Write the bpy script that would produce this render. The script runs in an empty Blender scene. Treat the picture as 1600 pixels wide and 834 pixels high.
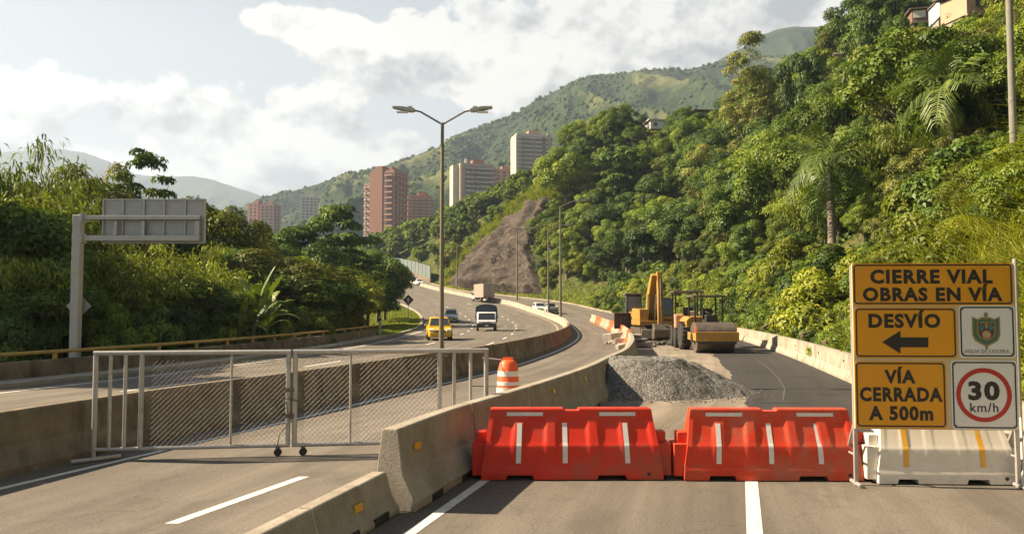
import bpy, bmesh, math, random
import numpy as np
from mathutils import Vector, Matrix
C = bpy.context
SC = C.scene
COL = SC.collection
rnd = random.Random(11)
R_ = math.radians
TAU = math.tau

# ------------------------------------------------------------------ camera model
F = 1244.0
TH = math.atan(63 / F)
CH = 2.15
CT, ST = math.cos(TH), math.sin(TH)

def P(px, py, d):
    a = (px - 800) / F; b = (417 - py) / F
    ry = CT - b * ST
    k = d / ry
    return Vector((a * k, d, CH + (ST + b * CT) * k))

def to_px(x, y, z):
    dz = z - CH
    dep = y * CT + dz * ST
    up = -y * ST + dz * CT
    return 800 + F * x / dep, 417 - F * up / dep

# ------------------------------------------------------------------ road plan
def spline(pts):
    xs = np.array([p[0] for p in pts], float); ys = np.array([p[1] for p in pts], float)
    h = np.diff(xs); s = np.diff(ys) / h
    m = np.zeros(len(xs)); m[0] = s[0]; m[-1] = s[-1]
    m[1:-1] = (s[:-1] * h[1:] + s[1:] * h[:-1]) / (h[1:] + h[:-1])
    t = np.arange(xs[0], xs[-1], 0.25)
    i = np.clip(np.searchsorted(xs, t, side='right') - 1, 0, len(h) - 1)
    u = (t - xs[i]) / h[i]
    v = ((2*u**3 - 3*u**2 + 1) * ys[i] + (u**3 - 2*u**2 + u) * h[i] * m[i]
         + (-2*u**3 + 3*u**2) * ys[i+1] + (u**3 - u**2) * h[i] * m[i+1])
    return lambda q: np.interp(q, t, v)

fL = spline([(-30, -30), (0, -21), (10, -17), (22, -13.2), (25, -12.3), (41, -9.6), (58, -8.9), (75, -9.2), (100, -11.2), (122, -14.2), (150, -21), (170, -28), (200, -40), (230, -56), (330, -130)])
fM = spline([(-30, -12), (0, -8.8), (10, -6.75), (12, -6.25), (14, -5.65), (16, -4.9), (20, -3.6), (23, -2.65), (26, -1.65), (36, .8), (50, 3.1), (76, 5.3), (95, 5.9), (108, 5.3), (128, 3.0), (147, -.6), (165, -8), (180, -15), (200, -24), (230, -38), (330, -112)])
fJ = spline([(-30, -12), (0, -3.6), (8.55, -1.3), (10.4, -.78), (11.3, -.45), (14, .5), (18, 1.75), (21, 2.5), (24, 3.3), (29, 4.3), (42, 6.2), (62, 8.3), (80, 9.6), (100, 10.2), (130, 8)])
fR = spline([(-30, -1.5), (0, 4.6), (10, 7.0), (22.7, 9.8), (35, 12.3), (53, 15.2), (75, 17.3), (95, 17.9), (115, 16.8), (135, 13.8), (153, 9.6), (170, -.8), (184, -12), (200, -19.5), (230, -31), (330, -105)])

def zg(y):
    y = np.asarray(y, float)
    q = np.clip(y - 75, 0, 125)
    z = 5e-4 * q * q + 0.125 * np.clip(y - 200, 0, 45)
    return z

# ------------------------------------------------------------------ noise
def _hash(i, j, k, seed):
    n = (i * 374761393 + j * 668265263 + k * 2147483647 + seed * 974711) & 0xFFFFFFFF
    n = ((n ^ (n >> 13)) * 1274126177) & 0xFFFFFFFF
    n = n ^ (n >> 16)
    return (n & 0xFFFFFF) / float(0xFFFFFF)

def vnoise(x, y, z=0.0, seed=1):
    x, y, z = np.broadcast_arrays(np.asarray(x, float), np.asarray(y, float), np.asarray(z, float))
    xi = np.floor(x).astype(np.int64); yi = np.floor(y).astype(np.int64); zi = np.floor(z).astype(np.int64)
    fx, fy, fz = x - xi, y - yi, z - zi
    fx = fx*fx*(3-2*fx); fy = fy*fy*(3-2*fy); fz = fz*fz*(3-2*fz)
    r = 0
    for a in (0, 1):
        for b in (0, 1):
            for c in (0, 1):
                w = (fx if a else 1-fx) * (fy if b else 1-fy) * (fz if c else 1-fz)
                r = r + w * _hash(xi+a, yi+b, zi+c, seed)
    return r * 2 - 1

def fbm(x, y, z=0.0, oct=4, seed=1, gain=.5):
    s = 0; a = 1.0; f = 1.0
    for o in range(oct):
        s = s + a * vnoise(np.asarray(x)*f, np.asarray(y)*f, np.asarray(z)*f, seed+o*17)
        a *= gain; f *= 2.03
    return s

# ------------------------------------------------------------------ terrain height
def H(x, y):
    x = np.asarray(x, float); y = np.asarray(y, float)
    r = fR(y); l = fL(y); z0 = zg(y)
    u = np.clip(x - r - .5, 0, None)
    s = np.interp(y, [0, 185, 215, 262, 300, 400], [1.04, 1.04, .85, .55, .36, .25])
    cap = np.interp(y, [0, 60, 100, 200, 250, 300, 400], [30, 31, 33, 35, 24, 18, 17])
    k_ = np.clip((x - 48) / 8, 0, 1) * np.clip((y - 78) / 14, 0, 1) * np.clip((150 - y) / 20, 0, 1)
    cap = cap + 12 * k_ * k_ * (3 - 2 * k_)
    h = s * (np.sqrt(u*u + 1.2) - 1.095)
    h = h + np.clip(u / 8, 0, 1) * 1.3 * fbm(x / 9, y / 9, 0, 3, 5)
    h = cap * (1 - np.exp(-h / cap * 1.0)) * 1.0 if False else np.where(h < cap*.75, h, cap*.75 + cap*.25*np.tanh((h - cap*.75) / (cap*.25)))
    v = np.clip(l - 1.6 - x, 0, None)
    hl = -np.minimum(6, .05 * v) + np.clip(v / 10, 0, 1) * .5 * fbm(x / 7, y / 7, 0, 2, 8) + .12*np.clip(v/.3, 0, 1)
    return np.where(u > 0, z0 + np.maximum(h, 0), np.where(v > 0, z0 + hl, z0)) - .02

def hit(px, py, lo=8., hi=600.):
    a = P(px, py, 1.0); d = Vector((a.x, a.y, a.z - CH))
    t = np.concatenate([np.arange(lo, 120, .25), np.arange(120, hi, .5)])
    dz = CH + d.z * t - H(d.x * t, t)
    k = np.nonzero(dz < 0)[0]
    if len(k) == 0: return None
    t = t[k[0]]
    return Vector((d.x * t, t, float(H(d.x * t, t))))

def G(px, py):
    """flat-road pixel to ground point"""
    t = np.arange(4, 300, .05)
    a = P(px, py, 1.0)
    dz = CH + (a.z - CH) * t - zg(t)
    k = np.nonzero(dz < 0)[0]
    t = t[k[0]] if len(k) else 300
    return Vector((a.x * t, t, float(zg(t))))

# ------------------------------------------------------------------ objects
def link(o):
    COL.objects.link(o); return o

def tag(o, label=None, cat=None, group=None, kind=None):
    if label: o['label'] = label
    if cat: o['category'] = cat
    if group: o['group'] = group
    if kind: o['kind'] = kind
    return o

def thing(name, label, cat, loc=(0, 0, 0), rotz=0., group=None, scale=1.):
    o = bpy.data.objects.new(name, None); link(o)
    o.empty_display_size = .2
    o.location = loc; o.rotation_euler = (0, 0, rotz)
    o.scale = (scale,) * 3 if not isinstance(scale, tuple) else scale
    return tag(o, label, cat, group)

def copy_tree(o, parent=None):
    c = o.copy(); COL.objects.link(c); c.parent = parent
    for ch in list(KIDS.get(o.name, ())):
        cc = copy_tree(ch, c)
    return c
KIDS = {}

def reg(o, parent):
    if parent is not None:
        o.parent = parent
        KIDS.setdefault(parent.name, []).append(o)
    return o

def dup(o, parent=None):
    """copy of a thing with copies of its parts and sub-parts"""
    c = o.copy(); COL.objects.link(c); c.parent = parent
    if parent is not None: KIDS.setdefault(parent.name, []).append(c)
    for ch in list(KIDS.get(o.name, [])):
        dup(ch, c)
    return c

def dup_to(o, loc, rotz, label=None, group=None, scale=None):
    c = dup(o)
    c.location = loc; c.rotation_euler = (c.rotation_euler[0], c.rotation_euler[1], rotz)
    if label: c['label'] = label
    if group: c['group'] = group
    if scale is not None: c.scale = (scale,)*3 if not isinstance(scale, tuple) else scale
    return c

def np_mesh(name, V, Fq, mat, smooth=False, attr=None, parent=None, uv=None):
    """V (n,3); Fq (m,3|4) numpy -> object"""
    V = np.asarray(V, np.float32); Fq = np.asarray(Fq, np.int32)
    me = bpy.data.meshes.new(name)
    me.vertices.add(len(V)); me.vertices.foreach_set('co', V.ravel())
    k = Fq.shape[1]
    me.loops.add(Fq.size); me.loops.foreach_set('vertex_index', Fq.ravel())
    me.polygons.add(len(Fq))
    me.polygons.foreach_set('loop_start', np.arange(0, Fq.size, k, dtype=np.int32))
    if smooth: me.polygons.foreach_set('use_smooth', np.ones(len(Fq), bool))
    me.update(calc_edges=True)
    if attr:
        for an, (dom, val) in attr.items():
            at = me.attributes.new(an, 'FLOAT', dom); at.data.foreach_set('value', np.asarray(val, np.float32))
    if uv is not None:
        l = me.uv_layers.new(name='UVMap'); l.data.foreach_set('uv', np.asarray(uv, np.float32)[Fq.ravel()].ravel())
    if mat: me.materials.append(mat)
    o = bpy.data.objects.new(name, me); link(o)
    return reg(o, parent)

def grid_faces(nr, nc):
    i = np.arange(nr - 1)[:, None] * nc + np.arange(nc - 1)[None, :]
    i = i.ravel()
    return np.stack([i, i + 1, i + nc + 1, i + nc], 1)

class MB:
    """collects shapes, build() links them as one mesh object"""
    def __init__(s): s.v = []; s.f = []
    def add(s, vs, fs, M=None):
        b = len(s.v)
        for p in vs:
            p = Vector(p)
            s.v.append(tuple(M @ p) if M is not None else tuple(p))
        s.f += [tuple(b + i for i in f) for f in fs]
        return s
    def box(s, c, d, rot=None, M=None):
        x, y, z = d[0]/2, d[1]/2, d[2]/2
        T = Matrix.Translation(c)
        if rot: T = T @ (Matrix.Rotation(rot[2], 4, 'Z') @ Matrix.Rotation(rot[1], 4, 'Y') @ Matrix.Rotation(rot[0], 4, 'X'))
        if M is not None: T = M @ T
        vs = [(-x,-y,-z),(x,-y,-z),(x,y,-z),(-x,y,-z),(-x,-y,z),(x,-y,z),(x,y,z),(-x,y,z)]
        return s.add(vs, [(0,3,2,1),(4,5,6,7),(0,1,5,4),(1,2,6,5),(2,3,7,6),(3,0,4,7)], T)
    def frustum(s, lo, hi, z0, z1):
        """lo,hi = (x0,x1,y0,y1)"""
        a, b = lo, hi
        vs = [(a[0],a[2],z0),(a[1],a[2],z0),(a[1],a[3],z0),(a[0],a[3],z0),(b[0],b[2],z1),(b[1],b[2],z1),(b[1],b[3],z1),(b[0],b[3],z1)]
        return s.add(vs, [(0,3,2,1),(4,5,6,7),(0,1,5,4),(1,2,6,5),(2,3,7,6),(3,0,4,7)])
    def cyl(s, p0, p1, r, n=12, r2=None):
        p0, p1 = Vector(p0), Vector(p1); r2 = r if r2 is None else r2
        q = (p1 - p0).to_track_quat('Z', 'Y').to_matrix()
        vs = []
        for p, rr in ((p0, r), (p1, r2)):
            for i in range(n):
                a = TAU*i/n
                vs.append(p + q @ Vector((math.cos(a)*rr, math.sin(a)*rr, 0)))
        fs = [(i, (i+1) % n, n+(i+1) % n, n+i) for i in range(n)] + [tuple(range(n-1, -1, -1)), tuple(range(n, 2*n))]
        return s.add(vs, fs)
    def tube(s, path, rad, n=8):
        """path of points, rad scalar or list"""
        path = [Vector(p) for p in path]; m = len(path)
        rad = [rad]*m if not hasattr(rad, '__len__') else rad
        vs = []
        for i, p in enumerate(path):
            t = (path[min(i+1, m-1)] - path[max(i-1, 0)])
            q = t.to_track_quat('Z', 'Y').to_matrix()
            for k in range(n):
                a = TAU*k/n
                vs.append(p + q @ Vector((math.cos(a)*rad[i], math.sin(a)*rad[i], 0)))
        fs = [(i*n+k, i*n+(k+1) % n, (i+1)*n+(k+1) % n, (i+1)*n+k) for i in range(m-1) for k in range(n)]
        fs += [tuple(range(n-1, -1, -1)), tuple(range((m-1)*n, m*n))]
        return s.add(vs, fs)
    def prism(s, poly, a, b, axis='x'):
        """poly of 2d points swept from a to b along axis; x: (y,z)  y: (x,z)  z: (x,y)"""
        n = len(poly)
        def mk(p, t):
            return (t, p[0], p[1]) if axis == 'x' else ((p[0], t, p[1]) if axis == 'y' else (p[0], p[1], t))
        vs = [mk(p, a) for p in poly] + [mk(p, b) for p in poly]
        fs = [(i, (i+1) % n, n+(i+1) % n, n+i) for i in range(n)] + [tuple(range(n-1, -1, -1)), tuple(range(n, 2*n))]
        return s.add(vs, fs)
    def lathe(s, prof, n=20, M=None):
        """prof (r,z) list"""
        vs = []; m = len(prof)
        for r, z in prof:
            for k in range(n):
                a = TAU*k/n; vs.append((math.cos(a)*r, math.sin(a)*r, z))
        fs = [(i*n+k, i*n+(k+1) % n, (i+1)*n+(k+1) % n, (i+1)*n+k) for i in range(m-1) for k in range(n)]
        fs += [tuple(range(n-1, -1, -1)), tuple(range((m-1)*n, m*n))]
        return s.add(vs, fs, M)
    def build(s, name, mat, parent=None, bevel=0., smooth=False, seg=2):
        me = bpy.data.meshes.new(name)
        me.from_pydata(s.v, [], s.f); me.validate()
        bm = bmesh.new(); bm.from_mesh(me); bmesh.ops.recalc_face_normals(bm, faces=bm.faces); bm.to_mesh(me); bm.free()
        me.materials.append(mat)
        if smooth:
            for p in me.polygons: p.use_smooth = True
        o = bpy.data.objects.new(name, me); link(o)
        if bevel:
            m = o.modifiers.new('bevel', 'BEVEL'); m.width = bevel; m.segments = seg; m.limit_method = 'ANGLE'; m.angle_limit = R_(35)
        if smooth:
            try:
                me.set_sharp_from_angle(angle=R_(40))
            except Exception: pass
        return reg(o, parent)

# ------------------------------------------------------------------ materials
def nmat(name):
    m = bpy.data.materials.new(name); m.use_nodes = True
    nt = m.node_tree; b = nt.nodes['Principled BSDF']
    return m, nt, b

def N(nt, t, **k):
    n = nt.nodes.new(t)
    for a, v in k.items():
        if a.startswith('i_'):
            key = a[2:]
            key = int(key) if key.isdigit() else key
            n.inputs[key].default_value = v
        else: setattr(n, a, v)
    return n

def ramp(nt, stops, interp='LINEAR'):
    r = N(nt, 'ShaderNodeValToRGB'); e = r.color_ramp.elements; r.color_ramp.interpolation = interp
    while len(e) < len(stops): e.new(.5)
    for q, (p, c) in zip(e, stops):
        q.position = p; q.color = (c, c, c, 1) if not hasattr(c, '__len__') else (*c, 1)
    return r

def plain(name, col, rough=.6, metal=0., var=.12, scale=6., bump=0., dirt=None, spec=.5):
    """painted or raw surface: base colour, broad mottling, optional dirt colour in blotches"""
    m, nt, b = nmat(name)
    tc = N(nt, 'ShaderNodeTexCoord')
    n1 = N(nt, 'ShaderNodeTexNoise', i_Scale=scale, i_Detail=6., i_Roughness=.65)
    nt.links.new(tc.outputs['Object'], n1.inputs['Vector'])
    lo = tuple(c*(1-var) for c in col); hi = tuple(min(1, c*(1+var)) for c in col)
    r = ramp(nt, [(.3, lo), (.7, hi)])
    nt.links.new(n1.outputs['Fac'], r.inputs['Fac'])
    out = r.outputs['Color']
    if dirt:
        n2 = N(nt, 'ShaderNodeTexNoise', i_Scale=scale*.45, i_Detail=9., i_Roughness=.75)
        nt.links.new(tc.outputs['Object'], n2.inputs['Vector'])
        r2 = ramp(nt, [(dirt[1], 0.), (dirt[1]+.16, dirt[2])])
        nt.links.new(n2.outputs['Fac'], r2.inputs['Fac'])
        mx = N(nt, 'ShaderNodeMix', data_type='RGBA'); mx.inputs[7].default_value = (*dirt[0], 1)
        nt.links.new(r2.outputs['Color'], mx.inputs[0]); nt.links.new(out, mx.inputs[6]); out = mx.outputs[2]
    nt.links.new(out, b.inputs['Base Color'])
    b.inputs['Roughness'].default_value = rough; b.inputs['Metallic'].default_value = metal
    b.inputs['Specular IOR Level'].default_value = spec
    if bump:
        n3 = N(nt, 'ShaderNodeTexNoise', i_Scale=scale*7, i_Detail=4.)
        nt.links.new(tc.outputs['Object'], n3.inputs['Vector'])
        bp = N(nt, 'ShaderNodeBump', i_Strength=bump, i_Distance=.02)
        nt.links.new(n3.outputs['Fac'], bp.inputs['Height']); nt.links.new(bp.outputs[0], b.inputs['Normal'])
    return m

def leafmat(name, cols, trans=.42, gloss=.018, gain=1.62):
    trans *= .58
    cols = [tuple(min(.45, q*gain*w*(.72 + .28*i)) for q, w in zip(c, (1.04, 1., .75))) for i, c in enumerate(cols)]
    """leaf tints picked by the per-face 'tint' value, shifted a little from plant to plant"""
    m, nt, b = nmat(name); nt.nodes.remove(b)
    out = nt.nodes['Material Output']
    at = N(nt, 'ShaderNodeAttribute', attribute_name='tint')
    oi = N(nt, 'ShaderNodeObjectInfo')
    ad = N(nt, 'ShaderNodeMath', operation='MULTIPLY_ADD'); ad.inputs[1].default_value = .7
    mm = N(nt, 'ShaderNodeMath', operation='MULTIPLY'); mm.inputs[1].default_value = .3
    nt.links.new(oi.outputs['Random'], mm.inputs[0]); nt.links.new(at.outputs['Fac'], ad.inputs[0]); nt.links.new(mm.outputs[0], ad.inputs[2])
    r = ramp(nt, [(i/(len(cols)-1), c) for i, c in enumerate(cols)])
    nt.links.new(ad.outputs[0], r.inputs['Fac'])
    hs = N(nt, 'ShaderNodeHueSaturation')
    mr = N(nt, 'ShaderNodeMapRange'); mr.inputs[3].default_value = .72; mr.inputs[4].default_value = 1.3
    nt.links.new(oi.outputs['Random'], mr.inputs[0]); nt.links.new(mr.outputs[0], hs.inputs['Value'])
    nt.links.new(r.outputs['Color'], hs.inputs['Color'])
    d = N(nt, 'ShaderNodeBsdfDiffuse'); t = N(nt, 'ShaderNodeBsdfTranslucent'); g = N(nt, 'ShaderNodeBsdfGlossy', i_Roughness=.5)
    g.inputs['Color'].default_value = (.9, .95, .85, 1)
    tcol = N(nt, 'ShaderNodeMix', data_type='RGBA', blend_type='MULTIPLY'); tcol.inputs[0].default_value = 1
    tcol.inputs[7].default_value = (1.3, 1.4, .42, 1)
    nt.links.new(hs.outputs[0], tcol.inputs[6]); nt.links.new(tcol.outputs[2], t.inputs['Color'])
    nt.links.new(hs.outputs[0], d.inputs['Color'])
    m1 = N(nt, 'ShaderNodeMixShader', i_Fac=trans); m2 = N(nt, 'ShaderNodeMixShader', i_Fac=gloss)
    nt.links.new(d.outputs[0], m1.inputs[1]); nt.links.new(t.outputs[0], m1.inputs[2])
    nt.links.new(m1.outputs[0], m2.inputs[1]); nt.links.new(g.outputs[0], m2.inputs[2])
    nt.links.new(m2.outputs[0], out.inputs['Surface'])
    return m

def asphalt(name, c0, c1, stain, stain_lo=.52, speck=.35, streak=.25, rough=.9):
    m, nt, b = nmat(name)
    uv = N(nt, 'ShaderNodeUVMap', uv_map='UVMap')
    def noise(vec_scale, scale, det=6, ro=.6):
        mp = N(nt, 'ShaderNodeMapping'); mp.inputs['Scale'].default_value = vec_scale
        nt.links.new(uv.outputs[0], mp.inputs[0])
        n = N(nt, 'ShaderNodeTexNoise', i_Scale=scale, i_Detail=float(det), i_Roughness=ro)
        nt.links.new(mp.outputs[0], n.inputs['Vector']); return n
    fine = noise((1, 1, 1), 34, 4, .75); broad = noise((1, .35, 1), .5, 7, .62); lane = noise((1, .03, 1), 1.6, 4, .6)
    patch = noise((1, .6, 1), .9, 9, .72)
    r = ramp(nt, [(.3, c0), (.72, c1)]); nt.links.new(broad.outputs['Fac'], r.inputs['Fac'])
    def mul(a, fac_out, lo, hi, p0=.3, p1=.7):
        rr = ramp(nt, [(p0, lo), (p1, hi)]); nt.links.new(fac_out, rr.inputs['Fac'])
        mx = N(nt, 'ShaderNodeMix', data_type='RGBA', blend_type='MULTIPLY'); mx.inputs[0].default_value = 1
        nt.links.new(a, mx.inputs[6]); nt.links.new(rr.outputs['Color'], mx.inputs[7]); return mx.outputs[2]
    o = mul(r.outputs['Color'], fine.outputs['Fac'], 1-speck, 1+speck)
    pv_ = N(nt, 'ShaderNodeTexVoronoi', i_Scale=11.); nt.links.new(uv.outputs[0], pv_.inputs['Vector'])
    pm_ = N(nt, 'ShaderNodeTexNoise', i_Scale=5., i_Detail=2.); nt.links.new(uv.outputs[0], pm_.inputs['Vector'])
    ps_ = N(nt, 'ShaderNodeMath', operation='MULTIPLY_ADD'); ps_.inputs[1].default_value = -.28; ps_.inputs[2].default_value = .19; nt.links.new(pm_.outputs['Fac'], ps_.inputs[0])
    pd_ = N(nt, 'ShaderNodeMath', operation='SUBTRACT'); nt.links.new(pv_.outputs['Distance'], pd_.inputs[0]); nt.links.new(ps_.outputs[0], pd_.inputs[1])
    o = mul(o, pd_.outputs[0], .45, 1., 0., .10)
    o = mul(o, lane.outputs['Fac'], 1-streak, 1+streak*.6, .35, .65)
    st = ramp(nt, [(stain_lo, 0.), (stain_lo+.2, .75)]); nt.links.new(patch.outputs['Fac'], st.inputs['Fac'])
    mx = N(nt, 'ShaderNodeMix', data_type='RGBA'); mx.inputs[7].default_value = (*stain, 1)
    nt.links.new(st.outputs['Color'], mx.inputs[0]); nt.links.new(o, mx.inputs[6]); o = mx.outputs[2]
    # hairline cracks
    mp = N(nt, 'ShaderNodeMapping'); mp.inputs['Scale'].default_value = (.45, .3, 1)
    dist = N(nt, 'ShaderNodeTexNoise', i_Scale=1.3, i_Detail=5.); nt.links.new(uv.outputs[0], dist.inputs['Vector'])
    av = N(nt, 'ShaderNodeVectorMath', operation='MULTIPLY_ADD'); av.inputs[1].default_value = (.9, .9, 0)
    nt.links.new(dist.outputs['Color'], av.inputs[0]); nt.links.new(uv.outputs[0], av.inputs[2]); nt.links.new(av.outputs[0], mp.inputs[0])
    vo = N(nt, 'ShaderNodeTexVoronoi', feature='DISTANCE_TO_EDGE', i_Scale=1.); nt.links.new(mp.outputs[0], vo.inputs['Vector'])
    cr = ramp(nt, [(0., .76), (.004, 1.)]); nt.links.new(vo.outputs['Distance'], cr.inputs['Fac'])
    mc = N(nt, 'ShaderNodeMix', data_type='RGBA', blend_type='MULTIPLY'); mc.inputs[0].default_value = 1
    nt.links.new(o, mc.inputs[6]); nt.links.new(cr.outputs['Color'], mc.inputs[7])
    nt.links.new(mc.outputs[2], b.inputs['Base Color'])
    b.inputs['Roughness'].default_value = rough; b.inputs['Specular IOR Level'].default_value = .3
    bp = N(nt, 'ShaderNodeBump', i_Strength=.5, i_Distance=.010); nt.links.new(fine.outputs['Fac'], bp.inputs['Height']); nt.links.new(bp.outputs[0], b.inputs['Normal'])
    return m

def concrete(name, c0, c1, stain, amount=.55, lo=.5, moss=None):
    """cast concrete: cloudy mottling, drip streaks running down, pits"""
    m, nt, b = nmat(name)
    tc = N(nt, 'ShaderNodeTexCoord')
    def noise(sc, scale, det=7, ro=.65):
        mp = N(nt, 'ShaderNodeMapping'); mp.inputs['Scale'].default_value = sc
        nt.links.new(tc.outputs['Object'], mp.inputs[0])
        n = N(nt, 'ShaderNodeTexNoise', i_Scale=scale, i_Detail=float(det), i_Roughness=ro); nt.links.new(mp.outputs[0], n.inputs['Vector']); return n
    a = noise((1, 1, 1), 2.2); d = noise((1, .8, .3), 2.1, 8, .68); f = noise((1, 1, 1), 40, 3)
    r = ramp(nt, [(.3, c0), (.7, c1)]); nt.links.new(a.outputs['Fac'], r.inputs['Fac'])
    rs = ramp(nt, [(lo, 0.), (lo+.18, amount)]); nt.links.new(d.outputs['Fac'], rs.inputs['Fac'])
    mx = N(nt, 'ShaderNodeMix', data_type='RGBA'); mx.inputs[7].default_value = (*stain, 1)
    nt.links.new(rs.outputs['Color'], mx.inputs[0]); nt.links.new(r.outputs['Color'], mx.inputs[6]); o = mx.outputs[2]
    rf = ramp(nt, [(.25, .78), (.7, 1.1)]); nt.links.new(f.outputs['Fac'], rf.inputs['Fac'])
    mf = N(nt, 'ShaderNodeMix', data_type='RGBA', blend_type='MULTIPLY'); mf.inputs[0].default_value = 1
    nt.links.new(o, mf.inputs[6]); nt.links.new(rf.outputs['Color'], mf.inputs[7])
    nt.links.new(mf.outputs[2], b.inputs['Base Color'])
    b.inputs['Roughness'].default_value = .9; b.inputs['Specular IOR Level'].default_value = .25
    bp = N(nt, 'ShaderNodeBump', i_Strength=.4, i_Distance=.012)
    ad = N(nt, 'ShaderNodeMath', operation='ADD'); nt.links.new(f.outputs['Fac'], ad.inputs[0]); nt.links.new(a.outputs['Fac'], ad.inputs[1])
    nt.links.new(ad.outputs[0], bp.inputs['Height']); nt.links.new(bp.outputs[0], b.inputs['Normal'])
    return m

MT = {}
MT['asphalt'] = asphalt('asphalt_worn', (.122, .105, .085), (.178, .154, .125), (.078, .067, .056), .50)
MT['asphalt_new'] = asphalt('asphalt_fresh', (.032, .029, .028), (.050, .046, .044), (.070, .063, .056), .60, .3, .15)
MT['milled'] = asphalt('milled_ground', (.17, .14, .105), (.27, .23, .18), (.10, .082, .064), .50, .45, .35)
MT['roadpaint'] = plain('road_paint', (.62, .60, .55), .8, 0, .12, 14, .2, ((.22, .20, .17), .52, .7))
MT['roadpaint_y'] = plain('road_paint_yellow', (.50, .38, .20), .8, 0, .12, 14, .2, ((.22, .20, .17), .48, .7))
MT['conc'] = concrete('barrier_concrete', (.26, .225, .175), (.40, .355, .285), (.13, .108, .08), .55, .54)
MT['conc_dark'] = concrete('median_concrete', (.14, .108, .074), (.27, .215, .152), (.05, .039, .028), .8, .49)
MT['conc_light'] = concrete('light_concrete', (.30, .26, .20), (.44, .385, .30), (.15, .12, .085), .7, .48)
MT['kerb'] = concrete('kerb_concrete', (.30, .27, .22), (.42, .38, .31), (.17, .15, .12), .5, .52)
MT['galv'] = plain('galvanised_steel', (.40, .385, .36), .5, .45, .14, 9, .05, ((.20, .13, .08), .55, .6))
MT['pole'] = plain('lamp_pole_steel', (.17, .15, .105), .6, .2, .15, 5, 0, ((.18, .13, .09), .56, .5))
MT['signback'] = plain('sign_back_metal', (.33, .34, .33), .55, .35, .1, 3, 0, ((.22, .21, .19), .55, .5))
MT['signcol'] = plain('gantry_steel', (.40, .39, .36), .55, .2, .1, 4, 0, ((.25, .20, .15), .60, .5))
MT['yellowrail'] = plain('rail_yellow_paint', (.42, .27, .055), .6, 0, .15, 8, 0, ((.14, .09, .04), .54, .6))
MT['red'] = plain('red_plastic', (.62, .026, .006), .5, 0, .14, 3, .05, ((.30, .085, .045), .48, .75), .35)
MT['whiteplastic'] = plain('white_plastic', (.66, .61, .52), .5, 0, .06, 4, .05, ((.40, .33, .24), .55, .6))
MT['reflect'] = plain('reflective_white', (.66, .63, .58), .4, 0, .06, 20, 0, ((.40, .32, .28), .60, .5))
MT['reflect_o'] = plain('reflective_amber', (.70, .36, .03), .4, 0, .1, 20)
MT['orange'] = plain('orange_plastic', (.75, .10, .015), .5, 0, .08, 6, 0, ((.40, .12, .05), .58, .6))
MT['orange_old'] = plain('faded_orange_plastic', (.50, .21, .125), .65, 0, .15, 1.5, 0, ((.46, .38, .30), .44, .85))
MT['red_faded'] = plain('red_plastic_faded', (.60, .045, .014), .6, 0, .16, 2.5, .05, ((.36, .14, .085), .46, .8), .3)
MT['rubber'] = plain('rubber', (.022, .021, .020), .8, 0, .2, 10, 0, ((.09, .075, .055), .52, .7))
MT['dark'] = plain('dark_paint', (.035, .033, .031), .5, 0, .2, 6, 0, ((.10, .08, .06), .55, .6))
MT['cabglass'] = plain('cab_glass', (.10, .13, .14), .12, 0, .25, 1.5, 0, ((.20, .19, .16), .55, .6), .8)
MT['glass'] = plain('vehicle_glass', (.03, .035, .04), .08, 0, .1, 2, 0, None, .8)
MT['chrome'] = plain('chrome', (.6, .6, .6), .2, 1., .05, 5)
MT['lampglass'] = plain('headlamp_glass', (.75, .76, .76), .12, 0, .05, 5)
MT['tail'] = plain('tail_lamp_red', (.4, .012, .01), .2, 0, .05, 5)
MT['plate'] = plain('number_plate', (.65, .55, .12), .4, 0, .05, 5)
MT['mach'] = plain('machine_yellow', (.39, .205, .030), .6, .0, .16, 3, .05, ((.20, .135, .07), .50, .8))
MT['steel_worn'] = plain('worn_steel', (.13, .105, .085), .55, .4, .25, 4, .1, ((.24, .19, .14), .52, .7))
MT['rock'] = None
# ================================================================== ground, roads, markings
def terrain_mat():
    m, nt, b = nmat('hillside_ground')
    tc = N(nt, 'ShaderNodeTexCoord')
    n1 = N(nt, 'ShaderNodeTexNoise', i_Scale=.35, i_Detail=8., i_Roughness=.7); nt.links.new(tc.outputs['Object'], n1.inputs['Vector'])
    n2 = N(nt, 'ShaderNodeTexNoise', i_Scale=4., i_Detail=6., i_Roughness=.7); nt.links.new(tc.outputs['Object'], n2.inputs['Vector'])
    r1 = ramp(nt, [(.36, (.035, .05, .014)), (.52, (.07, .085, .02)), (.66, (.13, .105, .05))]); nt.links.new(n1.outputs['Fac'], r1.inputs['Fac'])
    r2 = ramp(nt, [(.3, .6), (.7, 1.25)]); nt.links.new(n2.outputs['Fac'], r2.inputs['Fac'])
    mx = N(nt, 'ShaderNodeMix', data_type='RGBA', blend_type='MULTIPLY'); mx.inputs[0].default_value = 1
    nt.links.new(r1.outputs['Color'], mx.inputs[6]); nt.links.new(r2.outputs['Color'], mx.inputs[7])
    nt.links.new(mx.outputs[2], b.inputs['Base Color']); b.inputs['Roughness'].default_value = 1; b.inputs['Specular IOR Level'].default_value = .1
    bp = N(nt, 'ShaderNodeBump', i_Strength=.8, i_Distance=.15); nt.links.new(n2.outputs['Fac'], bp.inputs['Height']); nt.links.new(bp.outputs[0], b.inputs['Normal'])
    return m
MT['terrain'] = terrain_mat()

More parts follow.
